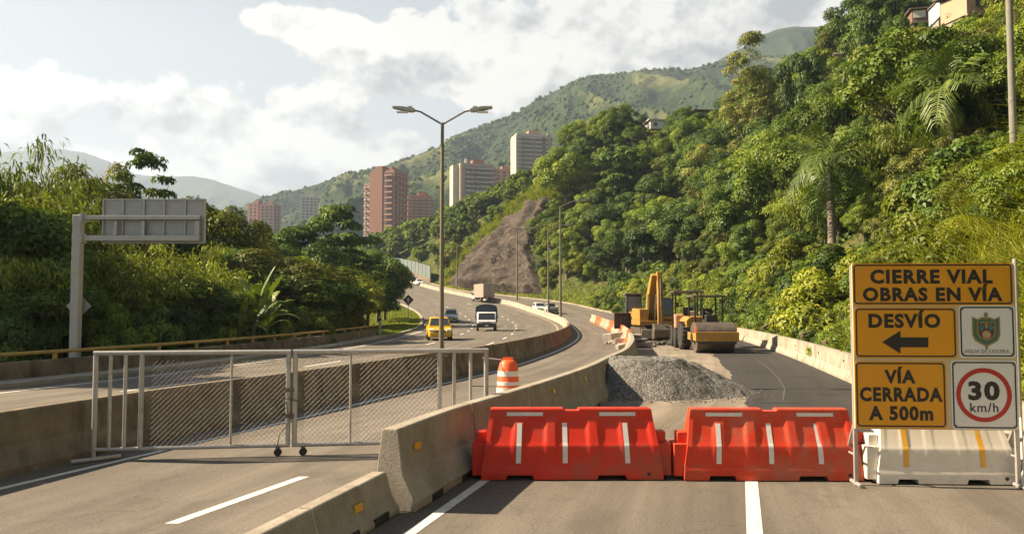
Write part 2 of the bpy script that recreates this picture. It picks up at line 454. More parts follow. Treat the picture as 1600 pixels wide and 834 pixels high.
ys = np.concatenate([np.arange(-20, 60, 1.0), np.arange(60, 260, 1.5), np.arange(260, 332, 4)])
ur = np.concatenate([np.array([.0, .45, .9, 1.4, 2, 2.8, 3.6, 4.6, 5.8]), np.arange(7, 60, 1.6), np.arange(60, 130, 6)])
ul = np.concatenate([np.array([-160, -110, -70, -45, -30, -22, -16, -12, -9, -6.5, -4.5, -3, -2.2, -1.9, -1.6, 0])])
rows = []
for y in ys:
    l, r = float(fL(y)), float(fR(y))
    xs_ = np.concatenate([l + ul, np.linspace(l, r, 5)[1:-1], r + ur])
    rows.append(np.stack([xs_, np.full(len(xs_), y), H(xs_, np.full(len(xs_), y))], 1))
nc = len(rows[0])
V = np.concatenate(rows)
o = np_mesh('terrain', V, grid_faces(len(ys), nc), MT['terrain'], smooth=True); tag(o, kind='structure')

def strip(name, fa, fb, y0, y1, lift, mat, ncol=4, step=1.0, kind='structure'):
    yy = np.arange(y0, y1 + step*.5, step)
    vs, uv = [], []
    for y in yy:
        a, b_ = float(fa(y)), float(fb(y))
        for k in range(ncol + 1):
            x = a + (b_-a)*k/ncol
            vs.append((x, y, float(zg(y)) + lift)); uv.append((x - float(fM(y)), y))
    o = np_mesh(name, np.array(vs), grid_faces(len(yy), ncol+1), mat, uv=np.array(uv))
    return tag(o, kind=kind)

strip('road', lambda y: fL(y), lambda y: fR(y) + .3, -20, 329, 0., MT['asphalt'], 8)
# milled work strip and the fresh asphalt beside it
edge_pts = spline([(9.9, 3.4), (13, 4.2), (16.7, 5.0), (25, 6.85), (36.6, 9.2), (48, 11.0), (62, 12.6)])
wob = lambda y: edge_pts(y) + .10*float(vnoise(y*.9, 3.3, 0, 7)) + .05*float(vnoise(y*3.1, 1.3, 0, 9))
strip('milled_roadbed', lambda y: fJ(y) + .2, wob, 10.35, 70, .004, MT['milled'], 6, .4)
strip('fresh_asphalt', wob, lambda y: fR(y) - .12, 10.35, 62, .011, MT['asphalt_new'], 6, .4)

def line(name, fx, y0, y1, w, mat, lift=.004, step=.5):
    yy = np.append(np.arange(y0, y1, step), y1)
    vs, uv = [], []
    for y in yy:
        d = (float(fx(y+.1)) - float(fx(y-.1)))/.2
        k = math.sqrt(1 + d*d)
        x = float(fx(y))
        for s in (-1, 1):
            vs.append((x + s*w*k/2, y, float(zg(y)) + lift)); uv.append((x + s*w/2, y))
    o = np_mesh(name, np.array(vs), grid_faces(len(yy), 2), mat, uv=np.array(uv))
    return tag(o, kind='structure')

lin2 = lambda pts: (lambda y: np.interp(y, [p[0] for p in pts], [p[1] for p in pts]))
def two(px0, py0, px1, py1):
    a, b_ = G(px0, py0), G(px1, py1)
    k = (b_.x-a.x)/(b_.y-a.y)
    return (lambda y: a.x + (y-a.y)*k), min(a.y, b_.y), max(a.y, b_.y)
f_, a_, b_ = two(268, 819, 475, 745); line('lane_dash_marking', f_, a_, b_, .13, MT['roadpaint'])
f_, a_, b_ = two(1179, 828, 1174, 752); line('lane_dash_marking', f_, a_-1, b_, .15, MT['roadpaint'])
f_, a_, b_ = two(640, 834, 762, 748); line('edge_line_marking', f_, a_-1.5, b_+.2, .12, MT['roadpaint'])
fE = spline([(-10, -11), (8, -6.55), (9.45, -6.12), (12, -5.28), (14, -4.62), (20.1, -2.75), (26, -.82), (36, 1.55), (50, 3.9), (76, 6.1), (95, 6.7), (108, 6.1), (130, 3.6)])
line('edge_line_marking', fE, 4, 125, .11, MT['roadpaint'])
# far carriageway: inner and outer edge lines, two rows of dashes
line('edge_line_marking', lambda y: fM(y) - .95, 10, 150, .13, MT['roadpaint_y'])
line('edge_line_marking', lambda y: fL(y) + .9 + .0*y, 5, 95, .13, MT['roadpaint'])
for k, fr in enumerate((.36, .66)):
    y = 12.
    while y < 150:
        line('lane_dash_marking', lambda q: fL(q) + (fM(q) - fL(q))*fr, y, y+3.2, .13, MT['roadpaint'])
        y += 8.5
# middle carriageway dashes further on

# pale tyre tracks dragged over the fresh asphalt
MT['dusty'] = plain('tracked_dust', (.080, .069, .058), .95, 0, .3, 2.5, 0, ((.055, .05, .048), .45, .9))
def track(px, w):
    f1 = lin2(px)
    line('tyre_track', f1, px[0][0], px[-1][0], w, MT['dusty'], .016, .5)
track([(18.5, 6.25), (21, 7.15), (24, 8.0), (28, 9.0), (34, 10.3)], .045)
# dark seams rolled across the fresh mat, and a dusty scrape on the near lane
MT['seam'] = plain('asphalt_seam', (.020, .018, .017), .9, 0, .3, 6)
def patch(name, pts, lift, mat):
    vs = np.array([(x, y, float(zg(y))+lift) for x, y in pts]); o = np_mesh(name, vs, np.arange(len(pts))[None, :], mat, uv=vs[:, :2]); tag(o, kind='structure')
for (px0, px1, py, th) in [(1160, 1182, 600, .05), (1175, 1268, 630, .06), (1175, 1200, 625, .04), (1272, 1330, 617, .05), (1240, 1290, 590, .05), (1150, 1180, 604, .03)]:
    a, b_ = G(px0, py), G(px1, py)
    patch('asphalt_seam', [(a.x, a.y), (a.x+(b_.x-a.x)*.4, a.y-th), (b_.x, a.y+.01), (a.x+(b_.x-a.x)*.5, a.y+th*.7)], .017, MT['seam'])
# ------------------------------------------------------------------ swept walls and barriers
def sweep(mb, prof, fx, y0, y1, step, zoff=0., endcaps=True):
    yy = np.append(np.arange(y0, y1 - 1e-6, step), y1)
    n = len(prof); b0 = len(mb.v)
    for y in yy:
        d = (float(fx(y+.15)) - float(fx(y-.15)))/.3
        k = math.sqrt(1+d*d); nx, ny = 1/k, -d/k
        for (q, z) in prof:
            mb.v.append((float(fx(y)) + nx*q, y + ny*q, float(zg(y)) + z + zoff))
    m = len(yy)
    for i in range(m-1):
        for k in range(n):
            mb.f.append((b0+i*n+k, b0+i*n+(k+1) % n, b0+(i+1)*n+(k+1) % n, b0+(i+1)*n+k))
    mb.f.append(tuple(b0+k for k in range(n-1, -1, -1))); mb.f.append(tuple(b0+(m-1)*n+k for k in range(n)))
    return mb

def jersey(h, wb, wt):
    return [(-wb/2, .0), (-wb/2, .09*h/.8), (-wt/2-.06, .36*h/.8), (-wt/2, h-.02), (-wt/2+.02, h), (wt/2-.02, h), (wt/2, h-.02), (wt/2+.06, .36*h/.8), (wb/2, .09*h/.8), (wb/2, 0)]

# median: cast in 7 m pours
t = thing('median_wall', 'long dark stained concrete median wall curving between the two carriageways', 'wall', (0, 0, 0))
seg = 0; y = -4.0
while y < 228:
    L_ = 7.0 if y < 90 else 14.
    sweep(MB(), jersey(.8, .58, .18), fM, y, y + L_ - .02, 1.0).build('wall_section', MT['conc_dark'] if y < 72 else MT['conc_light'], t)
    y += L_

# ------------------------------------------------------------------ concrete work-zone barriers
def jersey_barrier(y0, y1, h, wb, wt, label, group, reflectors=(), mat='conc', slots=True, fx=None):
    fx = fx or fJ
    ym = (y0+y1)/2
    o = sweep(MB(), jersey(h, wb, wt), fx, y0, y1, .25 if y1 < 30 else .5).build('concrete_barrier', MT[mat], None, .012 if y1 < 30 else 0)
    tag(o, label, 'barrier', group)
    if slots and y1 < 24:
        # drain notches along the foot on both faces
        for q in (.28, .72):
            y = y0 + (y1-y0)*q
            d = (float(fx(y+.1)) - float(fx(y-.1)))/.2; a = -math.atan(d)
            MB().box((float(fx(y)), y, .045), (wb+.012, .34, .075), (0, 0, a)).build('drain_notch', MT['rubber'], o)
    for (y, z) in reflectors:
        d = (float(fx(y+.1)) - float(fx(y-.1)))/.2; k = math.sqrt(1+d*d)
        off = wt/2 + .03 + (.06*(h-z)/h)
        x = float(fx(y)) + off/k; yy_ = y - d/k*off
        MB().box((x, yy_, z), (.02, .17, .075), (0, R_(-5), -math.atan(d))).build('reflector', MT['reflect_o'], o, .006)
    return o
GJ = 'concrete barriers in the line edging the road works'
spans = [8.55, 10.85, 13.15, 15.6, 18.2, 20.9, 23.6, 26.4, 29.2, 32.2, 35.2, 38.2, 41.2]
labs = ['tall concrete barrier with amber reflector, square end facing the low kerb barriers',
        'concrete barrier just behind the left end of the red plastic barrier',
        'concrete barrier behind the end of the wire gate, leading up to the gravel pile',
        'concrete barrier touching the left foot of the grey gravel pile']
for i in range(len(spans)-1):
    lab = labs[i] if i < 4 else 'weathered concrete barrier in the curving line beyond the gravel pile'
    refl = [(spans[i]+.42, .62)] if i == 0 else ([(spans[i]+(.9 if i == 1 else 1.2), .66)] if i < 5 else [])
    jersey_barrier(spans[i], spans[i+1]-.03, .86, .6, .19, lab, GJ, refl)
fK = lin2([(0, -3.72), (6.1, -2.02), (8.55, -1.40)])
jersey_barrier(7.0, 8.52, .42, .46, .17, 'low concrete kerb barrier butting against the tall concrete barrier end', 'low concrete kerb barriers', [(7.75, .24)], 'conc', True, fK)
jersey_barrier(4.9, 6.97, .42, .46, .17, 'low concrete kerb barrier running out of the bottom of the picture', 'low concrete kerb barriers', [(6.2, .24)], 'conc', True, fK)
# faded orange plastic barriers carrying the line on
y = 41.4; k = 0
while y < 98:
    L_ = 4.4 if y < 60 else 6.4
    f = fJ
    o = sweep(MB(), [(-.3, 0), (-.3, .22), (-.13, .5), (-.08, .9), (.08, .9), (.13, .5), (.3, .22), (.3, 0)], f, y, y+L_-.35, .6).build('plastic_barrier', MT['orange_old'] if k % 3 else MT['orange'], None, .03)
    tag(o, 'faded orange plastic barrier in the row beyond the concrete barriers' if k % 3 else 'stronger orange plastic barrier among the faded ones beyond the concrete line', 'barrier', 'orange plastic barriers in the row beside the machines' if k % 3 else 'stronger orange barriers beside the machines')
    y += L_; k += 1

# right-hand parapet: light concrete
t = thing('parapet_wall', 'pale sunlit concrete parapet along the foot of the green hillside', 'wall', (0, 0, 0))
y = 3.
while y < 74:
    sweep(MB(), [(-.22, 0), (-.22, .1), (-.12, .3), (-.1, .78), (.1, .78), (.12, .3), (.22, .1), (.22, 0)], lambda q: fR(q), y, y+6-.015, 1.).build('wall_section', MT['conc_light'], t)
    y += 6
for yq in (24, 28.3, 33.6, 42.5):
    MB().cyl((float(fR(yq))-.13, yq, .55), (float(fR(yq))-.10, yq, .55), .035, 10).build('tie_hole', MT['rubber'], t)
# kerb along the far right edge, past the parapet
o = sweep(MB(), [(-.15, 0), (-.15, .16), (.15, .2), (.15, 0)], lambda q: fR(q) + .1, 75, 228, 2.).build('kerb', MT['conc_light']); tag(o, kind='structure')
o = sweep(MB(), [(-.15, -.05), (-.15, .14), (.0, .16), (.15, .16), (.15, -.05)], lambda q: fL(q) - .1, 58, 228, 2.).build('kerb', MT['kerb']); tag(o, kind='structure')
# raised walkway in front of the left wall
o = sweep(MB(), [(-.62, 0), (-.62, .15), (.1, .15), (.15, .12), (.15, 0)], lambda q: fL(q) - .2, 3, 57.9, 2.).build('walkway', MT['kerb']); tag(o, kind='structure')

# left parapet with yellow rail
t = thing('bridge_parapet', 'dark concrete parapet topped by a yellow pipe rail in front of the trees', 'wall', (0, 0, 0))
fW = lambda q: fL(q) - .95
y = 3.
while y < 57:
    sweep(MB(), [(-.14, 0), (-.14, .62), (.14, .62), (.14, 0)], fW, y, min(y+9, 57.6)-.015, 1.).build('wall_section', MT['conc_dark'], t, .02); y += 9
m = MB(); yy = np.arange(3, 57.6, 1.)
m.tube([(float(fW(q)), q, .84) for q in yy], .055, 8); m.build('rail', MT['yellowrail'], t, 0, True)
for q in np.arange(4, 57.5, 2.2):
    MB().box((float(fW(q)), q, .73), (.09, .12, .215)).build('rail_post', MT['yellowrail'], t)

MT['wire'] = plain('wire', (.19, .18, .165), .55, .3, .1, 9)
# ================================================================== chain link gate
gl = Vector((-5.92, 11.32, 0)); gr = Vector((-.36, 12.1, 0))
gd = (gr-gl); GLEN = gd.length; gang = math.atan2(gd.y, gd.x)
def gate_leaf(x0, x1, fixed, stile, mid, label, wheel_x, handle):
    """leaf in gate coordinates: x along the gate from its left post"""
    t = thing('chain_link_gate', label, 'gate', (gl.x + math.cos(gang)*x0, gl.y + math.sin(gang)*x0, 0), gang, 'leaves of the wire gate')
    w = x1 - x0
    zt, zb = 1.50, .15
    fr = MB()
    fr.cyl((0, 0, zt), (w, 0, zt), .036, 10); fr.cyl((0, 0, zb), (w, 0, zb), .028, 10)
    fr.cyl((.03, 0, zb), (.03, 0, zt), .036, 10); fr.cyl((w-.03, 0, zb), (w-.03, 0, zt), .036, 10)
    fr.build('gate_frame', MT['galv'], t, 0, True)
    for q, r in fixed:
        MB().cyl((q-x0, 0, zb), (q-x0, 0, zt), r, 10).build('upright_bar', MT['galv'], t, 0, True)
    for q in mid:
        MB().cyl((q-x0, .02, zb), (q-x0, .02, zt), .018, 8).build('mid_rail', MT['galv'], t, 0, True)
    # woven wire
    a, b = stile[0]-x0, stile[1]-x0
    wm = MB(); sp = .074; hgt = zt - zb - .05; z0 = zb + .025
    def wire(p, q):
        d = (q-p).normalized(); n = Vector((-d.z, 0, d.x))*.0010
        e = Vector((0, .003, 0))
        wm.add([p+n, p-n*.6+e, p-n*.6-e, q+n, q-n*.6+e, q-n*.6-e], [(0, 1, 4, 3), (1, 2, 5, 4), (2, 0, 3, 5)])
    c = a - hgt
    while c < b:
        x_s, x_e = max(c, a), min(c + hgt, b)
        if x_e > x_s:
            wire(Vector((x_s, .004, z0 + x_s - c)), Vector((x_e, .004, z0 + x_e - c)))
            wire(Vector((x_s, -.004, z0 + hgt - (x_s - c))), Vector((x_e, -.004, z0 + hgt - (x_e - c))))
        c += sp
    wm.build('wire_mesh', MT['wire'], t)
    # tension wire and castor
    cs = MB(); cs.cyl((wheel_x-x0, 0, zb), (wheel_x-x0, 0, .1), .015, 8); cs.box((wheel_x-x0, 0, .105), (.06, .05, .03))
    fk = cs.build('castor', MT['steel_worn'], t)
    MB().cyl((wheel_x-x0, -.025, .055), (wheel_x-x0, .025, .055), .055, 14).build('wheel', MT['rubber'], fk)
    if handle:
        h = MB(); h.tube([(w-.06, -.04, .82), (w-.02, -.09, .84), (w+.10, -.08, .80), (w+.16, -.05, .78)], .010, 6)
        h.tube([(w-.05, -.03, .78), (w+.0, -.07, .50), (w-.14, -.05, .30), (w-.17, -.03, .14)], .007, 6)
        h.box((w+.0, -.045, .58), (.12, .02, .05)); h.box((w+.0, -.045, .95), (.12, .02, .05))
        h.build('latch', MT['steel_worn'], t)
    else:
        h = MB(); h.box((.03, -.042, .70), (.05, .012, .16)); h.build('hinge_plate', MT['galv'], t)
    return t
k = GLEN / 613.
gx = lambda px: (px-157)*k
t = gate_leaf(gx(157), gx(453), [(gx(182), .026), (gx(204), .026), (gx(228), .036)], (gx(228), gx(448)), [gx(362)], 'left leaf of the wire gate with two open upright bars at its left side', gx(435), True)
ft = MB(); ft.cyl((-.16, -.28, .035), (.36, .1, .035), .032, 8); ft.cyl((.03, 0, .03), (.03, 0, .2), .03, 8); ft.build('foot_bar', MT['galv'], t, 0, True)
t = gate_leaf(gx(457), gx(770), [(gx(690), .036), (gx(714), .026), (gx(741), .026)], (gx(460), gx(690)), [gx(547)], 'right leaf of the wire gate, hidden low down behind the concrete barrier', gx(474), False)

# ================================================================== red and white plastic barriers
def plastic_barrier(W, mat, label, group, loc, rotz, lugs=True, name='plastic_barrier', reflect=None, fl=.020):
    t = thing(name, label, 'barrier', loc, rotz, group)
    hB = .86
    zs = [0, .03, .12, .16, .19, .23, .32, .40, .415, .44, .46, .54, .62, .68, .71, .74, .80, .845, hB]
    def yprof(z):
        return float(np.interp(z, [0, .13, .16, .41, .44, .70, .74, .845, hB], [.25, .25, .232, .216, .200, .098, .082, .078, .066]))
    def wz(z): return float(np.interp(z, [0, .14, .845, hB], [W/2, W/2-.005, W/2-.115, W/2-.135]))
    nx = 96
    rib = [(-.93, -.72), (-.60, -.48), (-.22, -.10), (.22, .34), (.60, .72), (.88, .96)]
    flute = [(-.70, -.30), (-.12, .22), (.32, .66)]
    def depth(u, z):
        """recess of the fluted panels"""
        q = 0.
        for a, b in [(-.93, -.68), (-.56, -.30), (-.18, .20), (.32, .58), (.70, .93)]:
            e = .025
            s = max(0, min(1, (u-a)/e)) * max(0, min(1, (b-u)/e)); q = max(q, s)
        zz = (.35*max(0, min(1, (z-.17)/.03)) + .65*max(0, min(1, (z-.38)/.12))) * max(0, min(1, (.74-z)/.04))
        return fl*q*zz
    notches = [(-.72, -.42), (.28, .60)]
    vs, rows_ = [], []
    for i in range(nx+1):
        u = -1 + 2*i/nx
        nb = any(a <= u <= b for a, b in notches)
        nt_ = abs(u + .0) < .085
        ring = []
        for z in zs:
            zz = z
            if nb: zz = max(z, .055 + .0*z) if z < .06 else z
            if nt_: zz = min(zz, .828)
            ring.append((u*wz(z), -(yprof(z) - depth(u, z)), zz))
        for z in reversed(zs):
            zz = z
            if nb: zz = max(z, .055) if z < .06 else z
            if nt_: zz = min(zz, .828)
            ring.append((u*wz(z), yprof(z) - depth(u, z), zz))
        rows_.append(ring)
    n = len(rows_[0]); V = [p for r in rows_ for p in r]
    Fs = [(i*n+k, i*n+(k+1) % n, (i+1)*n+(k+1) % n, (i+1)*n+k) for i in range(nx) for k in range(n)]
    mb = MB(); mb.add(V, Fs + [tuple(range(n-1, -1, -1)), tuple(range(nx*n, nx*n+n))])
    b = mb.build('body', mat, t, .008, True)
    if lugs:
        for s in (-1, 1):
            l = MB()
            l.box((s*(W/2+.03), 0, .235), (.17, .36, .40)); l.box((s*(W/2+.0), 0, .50), (.12, .2, .14))
            l.build('end_lug', mat, t, .01, True)
    MB().cyl((W*.42, -.258, .07), (W*.42, -.246, .07), .022, 12).build('drain_plug', MT['rubber'], t)
    def on(u, z0, z1, wid, matr, nm):
        zz_ = [z0] + [z for z in zs if z0 + .01 < z < z1 - .01] + [z1]
        mbx = MB(); vs = []
        for z in zz_:
            y = -(yprof(z) - depth(u, z)) - .005
            for dx in (-wid/2, wid/2): vs.append((u*(wz(z)*.4 + W*.28)+dx, y, z))
        mbx.add(vs, [(2*k, 2*k+1, 2*k+3, 2*k+2) for k in range(len(zz_)-1)])
        mbx.build(nm, matr, t)
    for u in reflect['v']: on(u, .20, .68, .062, reflect['m'], 'reflective_strip')
    for u in reflect.get('h', ()): on(u, .765, .81, .46, reflect['m'], 'reflective_strip')
    return t
GP = 'red plastic barriers closing the lane'
sc = 2675/267./F
xw = lambda px: (px-800)*10.02/F
plastic_barrier(xw(1034)-xw(752), MT['red'], 'red plastic barrier with white strips, its end close to the concrete barrier', GP, ((xw(752)+xw(1034))/2, 10.27, .012), R_(.5), reflect=dict(m=MT['reflect'], v=(-.62, -.08, .64), h=(-.56, .56)))
plastic_barrier(xw(1341)-xw(1066), MT['red_faded'], 'red plastic barrier with white strips, its end tucked behind the yellow sign board', GP, ((xw(1066)+xw(1341))/2, 10.22, .012), R_(-.8), reflect=dict(m=MT['reflect'], v=(-.64, -.02, .56), h=(-.56, .56)))
plastic_barrier(1.66, MT['whiteplastic'], 'dirty white plastic barrier with amber strips under the yellow sign', None, (5.30, 10.02, .012), R_(-2), lugs=True, fl=.005, reflect=dict(m=MT['reflect_o'], v=(-.62, .55)))

# ================================================================== orange barrel
t = thing('traffic_barrel', 'orange traffic barrel with white bands beyond the gate end', 'barrel', (-.09, 19.0, .004), 0, None, .95)
p = [(.30, 0), (.30, .07), (.285, .08), (.285, .28), (.275, .30), (.268, .52), (.258, .54), (.252, .74), (.24, .76), (.22, .86), (.17, .93), (.10, .96), (.02, .965)]
MB().lathe(p, 28).build('drum', MT['orange'], t, 0, True)
for z0, z1, r0, r1 in ((.10, .27, .288, .288), (.55, .68, .261, .257), (.33, .42, .276, .274)):
    MB().lathe([(r0, z0), (r0+.004, z0+.004), (r1+.004, z1-.004), (r1, z1)], 28).build('reflective_band', MT['reflect'], t, 0, True)
MB().box((0, 0, .985), (.26, .05, .05)).build('handle', MT['orange'], t, .015)
MB().cyl((-.15, -.02, .955), (-.62, -.25, 1.02), .012, 8).build('tape', MT['reflect'], t)

# ================================================================== road works sign
def text_mesh(txt, bold=.0, space=1.0):
    cu = bpy.data.curves.new('txt', 'FONT'); cu.body = txt; cu.size = 1.0; cu.offset = bold; cu.extrude = .0; cu.space_character = space; cu.resolution_u = 3
    o = bpy.data.objects.new('txt', cu); link(o)
    C.view_layer.update()
    dg = C.evaluated_depsgraph_get()
    me = bpy.data.meshes.new_from_object(o.evaluated_get(dg))
    bpy.data.objects.remove(o); bpy.data.curves.remove(cu)
    return me
CAP = {}
def text_on(txt, x0, x1, z0, z1, mat, parent, y, bold=.03, space=1.0, name='lettering'):
    """fit: width x0..x1, baseline z0, cap height up to z1; faces -y"""
    me = text_mesh(txt, bold, space)
    v = np.zeros(len(me.vertices)*3, np.float32); me.vertices.foreach_get('co', v); v = v.reshape(-1, 3)
    if bold not in CAP:
        h = text_mesh('H', bold); q = np.zeros(len(h.vertices)*3, np.float32); h.vertices.foreach_get('co', q); q = q.reshape(-1, 3)
        CAP[bold] = (q[:, 1].min(), q[:, 1].max())
    b0, b1 = CAP[bold]
    nx_ = (v[:, 0]-v[:, 0].min())/(v[:, 0].max()-v[:, 0].min())*(x1-x0)+x0
    nz_ = (v[:, 1]-b0)/(b1-b0)*(z1-z0)+z0
    me.vertices.foreach_set('co', np.stack([nx_, np.full(len(v), y), nz_], 1).astype(np.float32).ravel()); me.update()
    me.materials.clear(); me.materials.append(mat); me.name = name
    o = bpy.data.objects.new(name, me); link(o); return reg(o, parent)

MT['sign_y'] = plain('sign_amber_sheeting', (.66, .285, .004), .5, 0, .05, 2.5, 0, ((.45, .20, .02), .56, .6))
MT['sign_w'] = plain('sign_white_sheeting', (.66, .64, .60), .5, 0, .04, 2.5, 0, ((.50, .44, .36), .60, .4))
MT['sign_frame'] = plain('sign_board_backing', (.56, .44, .26), .6, 0, .06, 3, 0, ((.38, .28, .16), .58, .5))
MT['ink'] = plain('black_ink', (.014, .012, .011), .55, 0, .1, 9)
MT['sign_red'] = plain('sign_red', (.42, .018, .018), .5, 0, .06, 5)
MT['crest_g'] = plain('crest_green', (.055, .12, .08), .6, 0, .2, 20)
MT['crest_gold'] = plain('crest_gold', (.26, .19, .07), .6, 0, .25, 30)
MT['crest_dark'] = plain('crest_dark', (.10, .035, .025), .6, 0, .3, 30)
MT['crest_teal'] = plain('crest_teal', (.03, .15, .16), .6, 0, .3, 30)
MT['crest_tan'] = plain('crest_tan', (.42, .29, .14), .6, 0, .2, 30)

SD = 9.66; SS = SD/F
srot = R_(-4.0)
s_org = Vector((4.155, 9.72, 0))
sign = thing('road_works_sign', 'large amber and white road closure sign board standing on metal legs', 'sign', s_org, srot)
SX = lambda px, py: (px - 8*(py-412)/256. - 1336)*SS*1.0
SZ = lambda py: CH - (py-480)*SS
def rrect(x0, x1, z0, z1, r, n=6):
    pts = []
    for cx, cz, a0 in ((x1-r, z1-r, 0), (x0+r, z1-r, 90), (x0+r, z0+r, 180), (x1-r, z0+r, 270)):
        for i in range(n+1):
            a = R_(a0 + 90*i/n); pts.append((cx+math.cos(a)*r, cz+math.sin(a)*r))
    return pts
W_ = SX(1581, 412)
MB().box((W_/2, .02, (SZ(411)+SZ(669))/2), (W_, .03, SZ(411)-SZ(669))).build('backing_board', MT['sign_frame'], sign, .004)
def panel(x0, x1, y0, y1, mat):
    cy = (y0+y1)/2
    a, b_, c, d = SX(x0, cy), SX(x1, cy), SZ(y1), SZ(y0)
    pl = MB().prism(rrect(a, b_, c, d, .045), -.002, .004, 'y').build('sign_panel', mat, sign)
    e = .016; w = .017
    o_, i_ = rrect(a+e, b_-e, c+e, d-e, .045), rrect(a+e+w, b_-e-w, c+e+w, d-e-w, .035)
    n = len(o_); mb = MB()
    mb.add([(p[0], -.0045, p[1]) for p in o_] + [(p[0], -.0045, p[1]) for p in i_], [(k, (k+1) % n, n+(k+1) % n, n+k) for k in range(n)])
    mb.build('border_line', MT['ink'], pl)
    for bx_ in (a+.05, b_-.05):
        for bz_ in (c+.05, d-.05): MB().cyl((bx_, -.0035, bz_), (bx_, -.010, bz_), .011, 8).build('bolt', MT['galv'], pl)
    return pl
p1 = panel(1337, 1580, 411, 477, MT['sign_y']); p2 = panel(1341, 1496, 480, 559, MT['sign_y']); p3 = panel(1499, 1583, 477, 558, MT['sign_w'])
p4 = panel(1343, 1481, 564, 667, MT['sign_y']); p5 = panel(1488, 1587, 562, 668, MT['sign_w'])
def tx(txt, x0, x1, y0, y1, par, bold=.046, space=1.14, mat='ink'):
    cy = (y0+y1)/2
    text_on(txt, SX(x0, cy), SX(x1, cy), SZ(y1), SZ(y0), MT[mat], par, -.0045, bold, space)
tx('CIERRE VIAL', 1364, 1549, 421, 443, p1); tx('OBRAS EN VÍA', 1353, 1564, 449, 470.5, p1)
tx('DESVÍO', 1362, 1471, 490, 512, p2)
tx('VÍA', 1387, 1434, 577, 598, p4); tx('CERRADA', 1350, 1475, 604, 626, p4); tx('A 500m', 1364, 1461, 633, 655, p4)
tx('30', 1513, 1560, 594, 623, p5); tx('km/h', 1516, 1558, 627, 641, p5, .012)
tx('VIGLIA DE JUDUERA', 1507, 1574, 545, 550.5, p3, .0, 1.05)
ar = [(1383, 534), (1411, 516), (1411, 526.5), (1453, 526.5), (1453, 542), (1411, 542), (1411, 552)]
mb = MB(); mb.add([(SX(x, y_), -.0045, SZ(y_)) for x, y_ in ar], [(0, 2, 1), (0, 5, 2), (0, 6, 5), (2, 5, 4, 3)]); mb.build('arrow', MT['ink'], p2)
cx, cz = SX(1536.5, 615), SZ(615)
mb = MB(); n = 48; ro, ri = 41.5*SS, 34.5*SS
mb.add([(cx+math.cos(TAU*i/n)*ro, -.0045, cz+math.sin(TAU*i/n)*ro) for i in range(n)] + [(cx+math.cos(TAU*i/n)*ri, -.0045, cz+math.sin(TAU*i/n)*ri) for i in range(n)], [(i, (i+1) % n, n+(i+1) % n, n+i) for i in range(n)])
mb.build('red_ring', MT['sign_red'], p5)
# municipal crest: layered shield with a finial
ex, ez = SX(1539.5, 514), SZ(515)
def shield(s, y, mat, nm, dz=0):
    pts = [(-21, 21), (-13, 17), (-6, 20), (0, 19), (6, 20), (13, 17), (21, 21), (21, -8), (17, -17), (8, -22), (0, -26), (-8, -22), (-17, -17), (-21, -8)]
    mb = MB(); mb.add([(ex + p[0]*s*SS, y, ez + (p[1]*s + dz)*SS) for p in pts], [tuple(range(len(pts)))]); return mb.build(nm, MT[mat], cr if cr else p3)
cr = None
cr = shield(1., -.0045, 'crest_gold', 'crest')
shield(.88, -.0060, 'crest_g', 'crest_field'); shield(.66, -.0072, 'crest_gold', 'crest_field'); shield(.56, -.0084, 'crest_dark', 'crest_field')
def disc(cx_, cz_, rx, rz, y, mat, n=18):
    mb = MB(); mb.add([(cx_+math.cos(TAU*i/n)*rx, y, cz_+math.sin(TAU*i/n)*rz) for i in range(n)], [tuple(range(n))]); mb.build('crest_charge', MT[mat], cr)
disc(ex, ez-7*SS, 6.5*SS, 6*SS, -.0097, 'crest_tan'); disc(ex-7*SS, ez+4*SS, 3.5*SS, 5*SS, -.0097, 'crest_teal'); disc(ex+7*SS, ez+4*SS, 3.5*SS, 5*SS, -.0097, 'crest_teal')
disc(ex, ez+8*SS, 2.6*SS, 6*SS, -.0099, 'crest_gold'); disc(ex, ez+23*SS, 3*SS, 4.5*SS, -.0099, 'crest_gold'); disc(ex, ez-27*SS, 2*SS, 3*SS, -.0099, 'crest_gold')
# legs
for nm, lx in (('a', .015), ('b', W_-.0)):
    MB().box((lx, .055, 1.33), (.045, .045, 2.66)).build('leg', MT['galv'], sign, .004)
    br = MB(); br.cyl((lx, .09, .72), (lx+.02, .62, .03), .022, 8); br.cyl((lx, -.12, .025), (lx, .66, .025), .024, 8); br.cyl((lx, .05, .36), (lx, .34, .36), .014, 8)
    br.build('brace', MT['galv'], sign, 0, True)
for z in (1.0, 1.75, 2.4):
    MB().box((W_/2, .05, z), (W_, .03, .04)).build('cross_rail', MT['galv'], sign)
# slim post at the board's free side
t = thing('steel_post', 'slim pale steel post with a slanting brace at the free edge of the sign', 'post', (6.23, 9.85, 0))
MB().cyl((0, 0, 0), (0, 0, 2.75), .028, 10).build('shaft', MT['galv'], t, 0, True)
b = MB(); b.cyl((0, -.02, .8), (-.16, -.28, .03), .018, 8); b.cyl((0, 0, .7), (.06, -.34, .02), .018, 8); b.box((0, 0, .012), (.26, .26, .02)); b.build('foot_brace', MT['galv'], t, 0, True)

